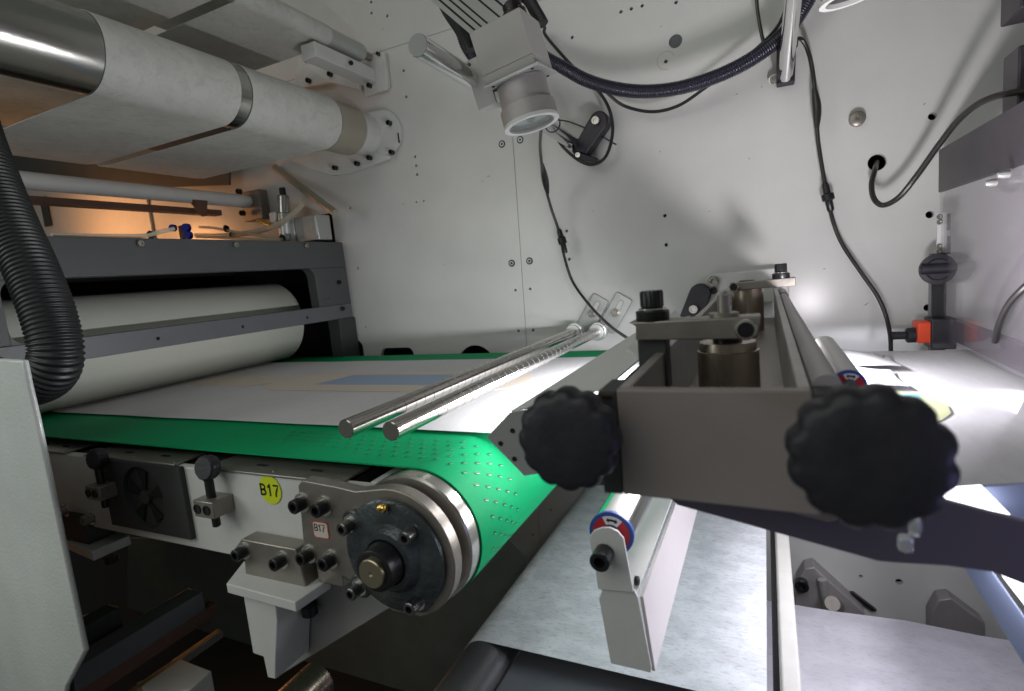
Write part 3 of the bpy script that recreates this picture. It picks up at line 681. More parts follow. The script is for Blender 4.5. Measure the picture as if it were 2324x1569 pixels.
finish(ext([(v.x, cy0 + .052, v.z) for v in w], (0, .02, 0)), 'gusset', 'grey3', pd, bevel=.001)
bolt(pd, P(*cb(790, 1480), y=.41), (0, 0, -1), r=.009, h=.012, washer=False)
# second ledge far left
pd = thing('pedestal', (-.85, .4, -.34), 'shaded grey pedestal ledge under the conveyor beside the white cabinet', 'pedestal')
w = [P(*c, z=-.325) for c in (cw(210, 1000), cw(600, 1090), cw(700, 1090), cw(860, 1000), cw(500, 900))]
w = [P(*cw(150, 1010), z=-.325), P(*cw(500, 1160), z=-.325), P(*cw(870, 1000), z=-.325), P(*cw(520, 900), z=-.325)]
finish(ext(w, (0, 0, -.014)), 'ledge', 'white', pd, bevel=.001)
finish(box(w[0].x, w[2].x - .03, .392, .44, -.3245, -.285), 'clamp_block', 'dark', pd, bevel=.001)
for q in ((255, 755), (500, 830)): bolt(pd, P(*cw(*q), y=.388), r=.007, h=.010, m='steel')
bolt(pd, P(*cw(680, 1190), y=.40), (0, 0, -1), r=.009, h=.010, washer=False)
# ================================================================== printed film on belt
fz = BZ + .0030
pf = [(-1.262, fz + .004), (-1.22, fz + .0004)] + [(-1.2 + k * .1, fz) for k in range(12)]
rows = []
for j in range(15):
    yy = .533 + (1.036 - .533) * j / 14
    rows.append([Vector((x, yy + .0012 * math.sin(x * 23 + j * .2), z + .0003 * math.sin(x * 31 + yy * 17) + .0004 * abs(math.sin(yy * 11 + x * 3)))) for i, (x, z) in enumerate(pf)])
film = finish(sheet(rows, .0003), 'printed_film', 'paper', None, origin=(-.7, .8, fz)); tag(film, 'thin white printed film lying flat on the green belt', 'film')
def flat(name, pts, z, m, parent): return finish(ext([Vector((x, y, z)) for x, y in pts], (0, 0, .0003)), name, m, parent)
def capsule(x0, x1, y0, y1, n=10):
    r = (y1 - y0) / 2; yc = (y0 + y1) / 2
    return [(x1 - r + r * math.sin(PI * i / n), yc - r * math.cos(PI * i / n)) for i in range(n + 1)] + [(x0 + r - r * math.sin(PI * i / n), yc + r * math.cos(PI * i / n)) for i in range(n + 1)]
q0 = P(710, 876, z=fz); q1 = P(1000, 853, z=fz); yb0, yb1 = P(800, 875, z=fz).y, P(800, 853, z=fz).y
e0 = P(580, 880, z=fz)
flat('cream_patch', capsule(e0.x, -.36, yb0 - .05, yb1 + .03), fz + .0011, 'printc', film)
flat('blue_patch', [(q0.x, yb0), (-.40, yb0), (-.40, yb1), (q0.x + .02, yb1)], fz + .0015, 'printb', film)
q3 = P(355, 886, z=fz); flat('cream_patch', capsule(q3.x + .015, q3.x + .27, .755, .85), fz + .0009, 'printc', film)
# ================================================================== rods above the belt
def guide_rod(x, z, y0, label, rough):
    t = thing('guide_rod', (x, 1.15, z), label, 'rod', 'polished guide rods over the belt')
    finish(cyl((x, y0, z), (x, 1.165, z), .0098, seg=48, ch=.0008), 'rod', 'rod', t)
    for k in range(33):
        yy = y0 + .07 + k * .0195
        finish(lathe([(.00985, 0), (.00998, .0002), (.00998, .0006), (.00985, .0008)], (x, yy, z), (0.0, 1, 0.02), 40), 'score_ring', 'grey2', t)
    finish(lathe([(.0105, 0), (.0165, .001), (.0165, .010), (.0195, .011), (.0195, .026), (.015, .028)], (x, 1.115, z), (0, 1, 0), 40), 'collar', 'alu', t)
    # slanted slotted foot plate on the wall
    R_ = Matrix.Rotation(math.radians(33), 4, 'Y')
    pts = rrect(-.020, .020, -.020, .068, .006, 4)
    wp = [Vector((x + .012, 1.188, z + .012)) + R_ @ Vector((a, 0, b)) for a, b in pts]
    pl_ = finish(ext(wp, (0, .010, 0)), 'foot_plate', 'alu', t, bevel=.001)
    wp = [Vector((x + .012, 1.1872, z + .012)) + R_ @ Vector((a, 0, b)) for a, b in rrect(-.0065, .0065, .015, .058, .0062, 6)]
    finish(ext(wp, (0, .0006, 0)), 'slot', 'steel', pl_)
    wp = [Vector((x + .012, 1.1868, z + .012)) + R_ @ Vector((a, 0, b)) for a, b in rrect(-.0045, .0045, .035, .056, .0044, 6)]
    finish(ext(wp, (0, .0003, 0)), 'slot_opening', 'wall', pl_)
    bolt(pl_, Vector((x + .012, 1.187, z + .012)) + R_ @ Vector((0, 0, .026)), r=.0070, h=.010, m='steel')
    return t
guide_rod(-.384, -.138, .402, 'polished round guide rod on the left of the pair above the belt', 0)
guide_rod(-.331, -.139, .405, 'polished round guide rod nearer the trough with bright end face', 0)
# ================================================================== hood, trough
hd = thing('deflector_hood', (-.16, .6, -.11), 'light grey sheet metal hood between the green belt and the trough', 'hood')
HY = .402
el = [P(*q, y=HY) for q in ((1156, 938), (1105, 993), (1190, 1080), (1260, 1070), (1310, 1000), (1330, 905))]
finish(ext(el, (0, .0025, 0)), 'end_plate', 'grey3', hd)
for q in (c6(1117, 1342), c6(1048, 1416), c6(1128, 1506)):
    finish(lathe([(.0022, 0), (.0022, .0005)], P(*q, y=HY - .0006), (0, 1, 0), 16), 'screw_hole', 'void', hd)
pr = [(-.199, -.1165), (-.155, -.106), (-.115, -.0955)]
finish(profile_sheet(pr, HY + .0028, .93, .0015), 'top_sheet', 'white', hd)
finish(profile_sheet([(-.1130, -.0985), (-.1115, -.125), (-.0805, -.125)], HY + .0028, 1.0, .0015), 'flange_gap_fill', 'dark', hd)  # flange plus a dark floor added to fill the gap beside the trough
for (a, b, c, d) in (((225, 815), (275, 770), (330, 885), (300, 890)), ((550, 560), (610, 512), (670, 572), (600, 600))):
    w = [P(*ct(*q), z=-.095) for q in ((a), (b), (c), (d))]
    finish(ext(w, (0, 0, -.004)), 'clip', 'white', hd)
# trough
TX0, TX1, TZ, TB = -.0795, .0195, -.0708, -.1345
tr = thing('steel_trough', (-.03, .7, -.1), 'long welded steel trough box running from the foreground to the wall', 'trough')
TY0, TY1 = .300, 1.165
finish(ext(xz([(TX0, TZ), (TX1, TZ), (TX1 + .003, TB - .002), (TX0, TB)], TY0), (0, .008, 0)), 'front_plate', mat('taupe_paint', (.25, .22, .205), .42, bump=.2, bscale=300, var=.06), tr, bevel=.0012)
finish(box(TX0, TX0 + .0065, TY0 + .0083, TY1, TB, TZ), 'side_wall', 'steelw', tr, bevel=.0008)
finish(box(TX1 - .0065, TX1, TY0 + .0083, TY1, TB, TZ), 'side_wall', 'steelw', tr, bevel=.0008)
finish(box(TX0 + .0068, TX1 - .0068, TY0 + .0083, TY1, TB, TB + .006), 'floor', 'steel', tr)
for (x0, x1) in ((TX0 - .0115, TX0 - .0003), (TX1 + .0003, TX1 + .0105)):
    finish(box(x0, x1, TY0 + .0005, TY0 + .035, TB, TZ - .0015), 'end_block', 'dark', tr, bevel=.0006)
    finish(box((x0 + x1) / 2 - .0028, (x0 + x1) / 2 + .0028, TY0 - .0010, TY0 + .01, TZ - .005, TZ - .0035), 'brass_pin', 'brass', tr)
# vertical bronze posts with arms
def post(x, y, r, ztop, arm_pts, ya, knob, boltp, label, s=1.):
    t = thing('pressure_post', (x, y, TB), label, 'post', 'bronzed posts with lever arms in the trough')
    finish(lathe([(r, 0), (r, ztop - TB - .007), (r - .0015, ztop - TB - .0065), (r - .002, ztop - TB)], (x, y, TB + .0065), (0, 0, 1), 64), 'post', 'bronze', t)
    finish(lathe([(r * .48, 0), (r * .48, .010)], (x, y, ztop + .0002), (0, 0, 1), 32), 'neck', 'bolt', t)
    w = [P(*q, y=ya) for q in arm_pts]
    arm = finish(ext([(v.x, ya, v.z) for v in w], (0, .024 * s, 0)), 'lever_arm', 'steelg', t, bevel=.0012)
    zt_ = max(v.z for v in w)
    k = P(*knob, y=ya + .012 * s)
    kb = finish(lathe([(.0125 * s, 0), (.0128 * s, .0008), (.0128 * s, .0075 * s), (.0118 * s, .008 * s)], (k.x, ya + .012 * s, zt_ - .0005), (0, 0, 1), 40), 'nut', 'bolt', t)
    finish(lathe([(.0105 * s, 0), (.0105 * s, .0012)], (k.x, ya + .012 * s, zt_ + .008 * s), (0, 0, 1), 32), 'washer', 'rim', kb)
    finish(lathe([(.0076 * s, 0), (.0088 * s, .0015), (.0088 * s, .0120 * s), (.008 * s, .0135 * s)], (k.x, ya + .012 * s, zt_ + .0092 * s), (0, 0, 1), 40, mod=lambda th, t_: 1 + .025 * math.cos(20 * th)), 'screw_head', 'bolt', t)
    bq = P(*boltp, y=ya)
    finish(lathe([(.0073 * s, 0), (.0073 * s, .008 * s), (.0064 * s, .0088 * s), (.0055 * s, .0088 * s), (.005 * s, .003)], (bq.x, ya - .0002, bq.z), (0, -1, 0), 36), 'socket_screw', 'rim', t)
    finish(lathe([(.0054 * s, 0), (.0054 * s, .0075 * s)], (bq.x, ya - .0005, bq.z), (0, -1, 0), 24), 'socket_recess', 'bolt', t)
    return t, zt_
t1, z1_ = post(-.0285, .452, .0228, -.0735, [ct(228, 612), ct(290, 640), ct(290, 757), ct(1285, 745), ct(1312, 560), ct(920, 575)][:5], .418, ct(430, 560), ct(1195, 660), 'nearer bronzed post with black nut on its lever arm, inside the trough')
finish(lathe([(.0105, 0), (.0105, .003), (.0045, .0035), (.004, .016), (.0035, .016)], (-.029, .432, z1_ - .0004), (0, 0, 1), 32), 'spigot', 'steelg', t1)
k_ = P(*ct(430, 760), y=.43); finish(box(k_.x - .011, k_.x + .011, .425, .445, TZ - .03, z1_ - .014), 'stud_block', 'dark', t1, bevel=.001)
t2, _ = post(-.0285, .985, .0245, -.055, [ct(1060, 290), ct(1600, 240), ct(1600, 310), ct(1060, 352)], .955, ct(1478, 210), ct(1095, 318), 'far bronzed post with lever arm near the wall inside the trough', 1.0)
# mounting plate at the wall
mp_ = thing('mounting_plate', (-.03, 1.18, -.03), 'light grey wall plate carrying the far end of the trough', 'plate')
w = [P(*ct(*q), y=1.166) for q in ((868, 460), (868, 250), (900, 215), (960, 205), (1440, 165), (1540, 195), (1545, 430), (1000, 470))]
finish(ext([(v.x, 1.166, v.z) for v in w], (0, .0335, 0)), 'plate', 'white', mp_, bevel=.002)
q = P(*ct(925, 275), y=1.165); bolt(mp_, (q.x, 1.166, q.z), r=.009, h=.012, m='steel')
bolt(mp_, (q.x, 1.166, q.z - .018), r=.007, h=.006, washer=False)
# black slotted lever left of plate
t = thing('slotted_lever', P(*ct(790, 430), y=1.15), 'black rounded slotted lever on the wall left of the trough end', 'lever')
pc = P(*ct(815, 380), y=1.15); pe = P(*ct(720, 620), y=1.15)
dv = (pe - pc); dv.y = 0; pn = Vector((-dv.z, 0, dv.x)).normalized() * .021; ang0 = math.atan2(pn.z, pn.x)
pts = [pc + Vector((.021 * math.cos(ang0 + s_), 0, .021 * math.sin(ang0 + s_))) for s_ in [-PI * i / 12 for i in range(13)]]
if (pts[6] - pc).dot(dv) > 0: pts = [pc + Vector((.021 * math.cos(ang0 + s_), 0, .021 * math.sin(ang0 + s_))) for s_ in [PI * i / 12 for i in range(13)]]
pts = pts + [pe - pn, pe + pn]
finish(ext(pts, (0, .03, 0)), 'lever', 'black', t, bevel=.002)
bolt(t, P(*ct(765, 500), y=1.149), r=.009, h=.006, m='rim', washer=False)
# pressure tube right of trough
t = thing('round_bar', (.0275, .7, -.077), 'smooth grey round bar lying along the right edge of the trough', 'bar')
finish(cyl((.0275, .318, -.0735), (.0262, 1.02, -.0795), .0072, seg=40), 'bar', 'alup', t)
finish(cyl((.0262, 1.021, -.0795), (.0262, 1.13, -.0795), .0085, seg=32, ch=.002), 'rubber_sleeve', 'bolt', t)
# sticker idlers
def idler(x, z, y0, y1, r, label, plate=True, body='chrome'):
    t = thing('idler_roller', (x, y0, z), label, 'roller', 'idler rollers with red and blue arrow stickers')
    finish(cyl((x, y0 + .004, z), (x, y1, z), r * .96, seg=64), 'tube', body, t)
    fc_ = finish(lathe([(r * .97, 0), (r, .0006), (r, .004), (r * .9, .004)], (x, y0, z), (0, 1, 0), 56), 'blue_rim', 'blue', t)
    def sector(a0, a1, r0, r1, dy, m, nm):
        n = 16; pts = [(r1 * math.cos(math.radians(a0 + (a1 - a0) * i / n)), r1 * math.sin(math.radians(a0 + (a1 - a0) * i / n))) for i in range(n + 1)]
        pts += [(r0 * math.cos(math.radians(a1 - (a1 - a0) * i / n)), r0 * math.sin(math.radians(a1 - (a1 - a0) * i / n))) for i in range(n + 1)]
        finish(ext(xz([(x + a, z + b) for a, b in pts], y0 - dy), (0, .0003, 0)), nm, m, fc_)
    sector(50, 115, r * .45, r * .83, .0005, 'wst', 'white_segment'); sector(230, 295, r * .45, r * .83, .0005, 'wst', 'white_segment')
    sector(115, 230, r * .45, r * .83, .0005, 'red', 'red_segment'); sector(-65, 50, r * .45, r * .83, .0005, 'red', 'red_segment')
    sector(66, 100, r * .60, r * .70, .0009, 'ink', 'arrow_shaft')
    for aa, s_ in ((60, -1), (106, 1)):
        a = math.radians(aa); a2 = math.radians(aa - s_ * 10)
        pts = [(r * .65 * math.cos(a), r * .65 * math.sin(a)), (r * .77 * math.cos(a2), r * .77 * math.sin(a2)), (r * .53 * math.cos(a2), r * .53 * math.sin(a2))]
        finish(ext(xz([(x + p_[0], z + p_[1]) for p_ in pts], y0 - .0009), (0, .0003, 0)), 'arrow_head', 'ink', fc_)
    finish(cyl((x, y0 - .012, z), (x, y0, z), r * .42, seg=28), 'journal', 'grey2', t)
    return t
iy = .45; q = P(1387, 1212, y=iy)
IX, IZ = q.x, q.z; ir = .0205
it = idler(IX, IZ, iy, 1.05, ir, 'chrome idler roller with arrow sticker below the trough')
br = thing('sheet_bracket', (IX, .44, IZ - .06), 'folded pale sheet metal beam with upright lug carrying the idler roller', 'bracket')
by_ = iy - .0145
w = [P(*cl(*q), y=by_) for q in ((1480, 520), (1485, 480), (1510, 450), (1560, 432), (1610, 432), (1660, 455), (1700, 500), (1762, 835), (1760, 850), (1535, 828), (1518, 700))]
lug = finish(ext([(v.x, by_, v.z) for v in w], (0, .003, 0)), 'lug', 'white', br, bevel=.0006)
w = [P(*cl(*q), y=by_) for q in ((1535, 905), (1560, 835), (1765, 850), (1790, 900), (1876, 1350), (1870, 1384), (1612, 1322))]
beam_pts = [(v.x, v.z) for v in w]
finish(ext([(v.x, by_ + .0033, v.z) for v in w], (0, .003, 0)), 'end_face', 'white', br, bevel=.0006)
A_, B_, C_ = (beam_pts[2][0] + .0008, beam_pts[2][1]), (beam_pts[3][0] + .0008, beam_pts[3][1]), (beam_pts[5][0] + .0008, beam_pts[5][1])
finish(profile_sheet([B_, C_], by_ + .0066, 1.12, .003), 'side_flange', mat('white_paint_lit_pink', (.62, .57, .57), .32, bump=.15, bscale=200, var=.05), br)  # pinkish light on this face is put into its paint colour
finish(profile_sheet([(beam_pts[0][0] + .002, B_[1] - .001), (B_[0] - .003, B_[1] - .001)], by_ + .0066, 1.12, .003), 'top_flange', 'white', br)
bolt(br, P(*cl(1580, 590), y=by_), r=.0088, h=.017, washer=False)
bolt(br, P(*cl(1765, 768), y=by_ + .02), (1, 0, 0), r=.004, h=.004, washer=False)
q = P(*cl(1947, 590), x=C_[0] - .004); 
# right idler
q = P(1928, 876, y=.47)
idler(q.x, q.z, .47, .66, .0118, 'small pale idler roller with arrow sticker beside the bright film', body='alu')
# ================================================================== lower web, rollers, base plate
LZW = -.4405
q = P(1070, 1447, y=.532); LZW = q.z; CRX = q.x + .020; CRR = .034
print('low web z', LZW, 'x', q.x)
CRX = q.x + CRR * .55; CRZ = LZW - CRR - .001
t = thing('textured_roller', (CRX, .6, CRZ), 'black ribbed roller below the bluish nonwoven web', 'roller')
finish(cyl((CRX, .10, CRZ), (CRX, 1.10, CRZ), CRR, seg=64), 'roller_shell', 'carbon', t)
finish(cyl((CRX, 1.1001, CRZ), (CRX, 1.199, CRZ), .012), 'journal', 'steel', t)
e = CRR + .0008
pr = arc(CRX, CRZ, e, 200, 92, 18) + [(CRX + k * .05, LZW) for k in range(1, 40) if CRX + k * .05 < -.012] + [(-.010, LZW)]
rows = [[Vector((x, .531 + (1.035 - .531) * k / 10, z)) for x, z in pr] for k in range(11)]
o = finish(sheet(rows, .0005), 'nonwoven_web', 'weblow', None, origin=(-.15, .75, LZW)); tag(o, 'bluish white mottled nonwoven web below the belt and idler roller', 'fabric web')
# white cross bar right of it
q0, q1 = P(1763, 1400, z=LZW - .0), P(1808, 1400, z=LZW - .0)
wbz = LZW + .012; a = P(1766, 1400, z=wbz).x; b = P(1806, 1400, z=wbz).x
rb = (b - a) / 2
t = tag(finish(box(a, b, .20, 1.199, wbz - .012, wbz), 'cross_bar', 'cream', None, bevel=.003, origin=((a + b) / 2, .7, wbz)), 'cream painted square bar right of the bluish web', 'bar')
t = tag(finish(box(a - .007, a - .0005, .20, 1.198, wbz - .03, wbz - .008), 'edge_strip', 'void', None, origin=(a, .7, wbz - .02)), 'thin black strip standing in for the dark gap between the bluish web and the cream bar', 'strip')  # black strip put where there is only a dark gap
# lower right web
LRZ = P(1810, 1375, y=1.035).z
o = finish(profile_sheet([(a - .02, LRZ)] + [(.1 * k + .1, LRZ + .004 * math.sin(k * 1.9)) for k in range(12)], .20, 1.035, .0006, 6), 'nonwoven_web', 'weblr', None, origin=(.4, .7, LRZ)); tag(o, 'shaded greyish lavender nonwoven web at the lower right', 'fabric web')
# wall brackets behind the lower right web
t = thing('hinge_bracket', P(*c8(1100, 1000), y=1.17), 'pointed grey bracket with black screws above the lavender web', 'bracket')
w = py([c8(985, 1130), c8(1010, 930), c8(1050, 860), c8(1105, 850), c8(1400, 1120), c8(1400, 1200), c8(1000, 1200)], 1.16)
finish(ext(w, (0, .0395, 0)), 'plate', 'alup', t, bevel=.002)
bolt(t, P(*c8(1030, 940), y=1.16), r=.013, h=.015, washer=False)
finish(cyl(P(*c8(1230, 1075), y=1.16), P(*c8(1210, 1060), y=1.10), .015, seg=32, ch=.002), 'pivot', 'steelg', t)
finish(cyl(P(*c8(1150, 920), y=1.15), P(*c8(1180, 1100), y=1.15), .008, seg=20), 'pin', 'alu', t)
w = py([c8(1300, 1002), c8(1335, 1002), c8(1470, 1104), c8(1440, 1104)], 1.19)
o = finish(ext(w, (0, .009, 0)), 'wall_slot_cover', 'bolt', None); tag(o, 'slanting black strip on the wall right of the pointed bracket', 'strip')
t = thing('hinge_bracket', P(*c8(1900, 1100), y=1.17), 'faint grey bracket on the wall at the far lower right', 'bracket')
w = py([c8(1780, 1130), c8(1830, 1040), c8(1900, 1030), c8(2100, 1180), c8(2100, 1260), c8(1780, 1260)], 1.165)
finish(ext(w, (0, .0345, 0)), 'plate', 'alup', t, bevel=.002)
# base plate and dark guard below conveyor
o = finish(box(CRX + .037, -.020, .12, .75, LZW - .028, LZW - .022), 'base_plate', 'grey2', None); tag(o, 'dark grey speckled base plate under the bluish web', 'plate')
w = [P(*q, y=.96) for q in (cl(-1500, 500), cl(900, 480), cl(940, 480), cl(1075, 625), cl(1060, 700), cl(900, 1500), cl(300, 1700), cl(-1500, 1700))]
o = finish(ext(w, (0, .008, 0)), 'lower_guard', 'ggreen', None); tag(o, 'large dark grey guard panel below the green belt', 'panel')
# foreground bottom left: chrome shaft and oven-lit beams
q = P(706, 1497, y=.50); t = thing('polished_shaft', q, 'dark polished shaft with one bright line at the bottom edge', 'shaft')
finish(cyl((q.x + .01, .15, q.z - .03), (q.x + .01, .50, q.z - .03), .028, seg=64, ch=.001), 'shaft', 'bronze', t)
def ybeam(name, u0, u1, z, w_, h_, m, label, cat='beam'):
    a = P(*u0, z=z)
    o = finish(box(a.x - w_, a.x, .312, P(*u1, x=a.x).y, z - h_, z), name, m, None, bevel=.001, origin=(a.x, .6, z)); tag(o, label, cat)
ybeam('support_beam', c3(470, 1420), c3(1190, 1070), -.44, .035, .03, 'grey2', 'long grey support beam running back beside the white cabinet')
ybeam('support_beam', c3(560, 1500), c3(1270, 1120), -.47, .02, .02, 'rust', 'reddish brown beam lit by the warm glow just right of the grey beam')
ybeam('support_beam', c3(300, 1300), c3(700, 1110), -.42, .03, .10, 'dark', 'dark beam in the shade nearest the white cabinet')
ybeam('guide_rail', c3(800, 1560), c3(1290, 1200), -.52, .012, .012, 'steel', 'thin steel rail at the bottom left catching the warm glow', 'rail')
a = P(*c3(830, 1500), z=-.50)
t = tag(finish(ext([P(*c3(*q), z=-.52) for q in ((790, 1520), (880, 1480), (1020, 1370), (1230, 1450), (1100, 1560), (900, 1600))], (0, 0, -.04)), 'foot_block', 'white', None, bevel=.002), 'pale grey block at the bottom edge near the polished shaft', 'block')
t = tag(finish(ext([P(*c3(*q), y=.7) for q in ((460, 1140), (640, 1100), (470, 1195))], (0, .01, 0)), 'perforated_corner', 'white', None), 'small orange lit perforated corner plate right of the cabinet', 'plate')
for i, q in enumerate(((507, 1155), (543, 1140))):
    finish(lathe([(.004, 0), (.004, .0005)], P(*c3(*q), y=.6994), (0, 1, 0), 14), 'hole', 'void', t)
o = finish(box(-3.0, 1.2, -.3, 1.3, -1.02, -1.0), 'floor', 'dark', None); o['kind'] = 'structure'
# ================================================================== foreground left: cabinet and big hose
t = thing('white_cabinet', P(90, 1200, y=.30), 'pale textured painted cabinet corner filling the lower left edge', 'cabinet')
CYY = .30
w = [P(*q, y=CYY) for q in ((-700, 800), (0, 815), (52, 818), (62, 870), (82, 955), (192, 1480), (150, 1560), (120, 1750), (-700, 1750))]
finish(ext([(v.x, CYY, v.z) for v in w], (0, .006, 0)), 'panel', 'cabinet', t, bevel=.0025)
def hose(name, path, r, pitch, m, label, depth=.10):
    q = resample(spline(path, 24), pitch / 6)
    o = finish(sweep(q, lambda i, n: r * (1 - depth * (.5 - .5 * math.cos(2 * PI * i / 6))), 28), name, m, None, sharp=80)
    tag(o, label, 'hose'); return o
hp = [(-110, 120), (-60, 290), (-12, 420), (30, 520), (75, 620), (112, 720), (128, 800), (112, 850), (70, 872), (20, 870), (-40, 850)]
path = [P(u, v, y=.42 - .004 * i) for i, (u, v) in enumerate(hp)]
hose('corrugated_hose', path, .0315, .0064, 'hose', 'thick black corrugated hose hanging in the left foreground')
# ================================================================== inspection camera head
p0 = Vector((-.2629, .700, .2694)); u_ = Vector((.9827, .0371, .1816)); v_ = Vector((-.0666, .985, .159)); w_ = Vector((-.173, -.1683, .9704))
dx, dy, dz = .0749, .0849, .0684
t = thing('inspection_camera', p0 - u_ * dx / 2 + v_ * dy / 2, 'grey square camera box with silver lens barrel pointing down at the belt', 'camera')
def obox(o, a0, a1, b0, b1, c0, c1):
    return ext([o - u_ * a1 + v_ * b0 + w_ * c0, o - u_ * a0 + v_ * b0 + w_ * c0, o - u_ * a0 + v_ * b0 + w_ * c1, o - u_ * a1 + v_ * b0 + w_ * c1], v_ * (b1 - b0))
greyb = mat('camera_grey_paint', (.36, .345, .335), .45, bump=.1, bscale=400, var=.04)
finish(obox(p0, 0, dx, 0, dy, .012, dz), 'housing', greyb, t, bevel=.0008)
finish(obox(p0, 0, dx, 0, dy, 0, .0117), 'lower_cover', greyb, t, bevel=.0008)
bpz = finish(obox(p0, -.004, dx + .002, -.002, dy + .006, -.0035, -.0003), 'base_flange', 'alu', t, bevel=.0005)
for a in (.008, dx - .008):
    for b in (.006, dy - .006):
        finish(lathe([(.0022, 0), (.0022, .0012), (.0012, .0012)], p0 - u_ * a + v_ * b - w_ * .0036, -w_, 16), 'flange_screw', 'bolt', bpz)
lc = p0 - u_ * dx * .47 + v_ * dy * .5
ks = 1.24; lc = lc - u_ * .003
la = (-w_ + Vector((0, -.14, 0))).normalized()
ln = finish(lathe([(a_*ks, b_*1.04) for a_, b_ in [(.0265, .0037), (.0265, .007), (.0285, .008), (.0285, .036), (.0292, .0365), (.0292, .038), (.0315, .039), (.0315, .058), (.0305, .0585)]], lc, la, 80, caps=False), 'lens_barrel', 'alup', t)
finish(lathe([(a_*ks, b_*1.04) for a_, b_ in [(.0312, .0575), (.0318, .0585), (.0318, .0625), (.0262, .0625), (.0258, .057), (.0312, .0575)]], lc, la, 80, caps=False), 'front_ring', 'white', ln)
finish(lathe([(a_*ks, b_*1.04) for a_, b_ in [(.0257, .0605), (.0250, .0605), (.0235, .052), (.0230, .045)]], lc, la, 64, caps=False), 'inner_tube', 'alu', ln)
finish(lathe([(a_*ks, b_*1.04) for a_, b_ in [(.0250, .0555), (.0250, .0565)]], lc, la, 64), 'front_glass', 'glass', ln)
finish(lathe([(a_*ks, b_*1.04) for a_, b_ in [(.0233, .0505), (.0233, .051)]], lc, la, 48), 'reflector', 'wst', ln)
finish(cyl(lc + la * .0540 - v_ * .003, lc + la * .0540 - v_ * .022, .0015, seg=10), 'glass_slit', 'bolt', ln)
# side clamp on the rod
cq = Vector((-.37, .755, .275))
cl_ = thing('rod_clamp', cq, 'grey split clamp block holding the camera box on its round bar', 'clamp')
finish(obox(p0 + w_ * -.004, dx + .001, dx + .030, .025, .062, -.016, .050), 'clamp_half', greyb, cl_, bevel=.0008)
finish(obox(p0 + w_ * -.004, dx - .018, dx + .0, .025, .060, -.018, -.002), 'clamp_jaw', 'alu', cl_, bevel=.0008)
finish(lathe([(.0022, 0), (.0022, .003)], P(*ck(650, 607), y=.70), (0, -1, 0), 14), 'clamp_screw', 'bolt', cl_)
t = thing('camera_bar', (-.369, 1.15, .268), 'long polished round bar passing behind the camera box to the wall', 'bar')
b0_ = P(948, 103, y=.59)
finish(cyl(b0_, (-.3665, 1.178, .2665), .0134, seg=56, ch=.0006), 'bar', 'brod', t)
finish(cyl(b0_ - Vector((0, .0006, 0)), b0_, .0129, seg=56), 'end_face', 'grey3', t)
t = thing('bar_bracket', P(1310, 310, y=1.18), 'black oblong bracket bolted to the wall at the end of the polished bar', 'bracket')
pa = P(*ck(1850, 1130), y=1.165); pb = P(*ck(1670, 1390), y=1.165)
d_ = (pb - pa); d_.y = 0; dn = d_.normalized(); nn = Vector((-dn.z, 0, dn.x)); rr = .0205
pts = [pa + (nn * math.cos(PI * i / 12) - dn * math.sin(PI * i / 12)) * rr for i in range(13)] + [pb - nn * rr * .6 + dn * .012, pb + nn * rr]
finish(ext(pts, (0, .034, 0)), 'body', mat('dark_navy_plastic', (.018, .014, .022), .38), t, bevel=.003)
pt = [pb + dn * .012 - nn * .012, pb + nn * .045 - dn * .008, pb + nn * .050 - dn * .0, pb + nn * .012 + dn * .020]
finish(ext([p_ + Vector((0, -.002, 0)) for p_ in pt], (0, .03, 0)), 'foot', 'black', t, bevel=.002)
bolt(t, P(*ck(1830, 1130), y=1.164), r=.0085, h=.006, m='rim', washer=False)
bolt(t, P(*ck(1665, 1450), y=1.165), r=.006, h=.004, m='rim', washer=False)
# aluminium extrusion behind the camera
t = thing('aluminium_profile', P(1090, 20, y=.86), 'ribbed aluminium extrusion slanting up behind the camera box', 'profile')
e0 = [P(*ck(*q), y=.84) for q in ((655, 320), (1110, 60))]; dirp = (P(*ck(270, -10), y=.84) - e0[0])
upv = dirp.normalized(); L = .22
acr = (e0[1] - e0[0]); wv = Vector((.0, 1, 0))
s0 = e0[0] - upv * .02
finish(ext([s0 + wv * .012, s0 + acr + wv * .012, s0 + acr + wv * .03, s0 + wv * .03], upv * L), 'core', 'dark', t)
cuts = [(0, .10), (.14, .235), (.27, .36), (.395, .60), (.635, .80), (.84, 1.0)]
for a, b in cuts:
    finish(ext([s0 + acr * a, s0 + acr * b, s0 + acr * b + wv * .0118, s0 + acr * a + wv * .0118], upv * L), 'rib', 'ribalu', t, bevel=.0004)
t = thing('cable_gland', P(*ck(1000, 60), y=.80), 'round black and brass cable gland on top of the camera box', 'gland')
q = p0 + w_ * (dz + .001) - u_ * dx * .22 + v_ * dy * .35
finish(lathe([(.0165, 0), (.0165, .006), (.013, .008), (.013, .016), (.008, .020)], q, w_, 32), 'nut', 'bolt', t)
finish(lathe([(.0135, 0), (.0135, .003)], q + w_ * .0062, w_, 6), 'brass_ring', 'brass', t)
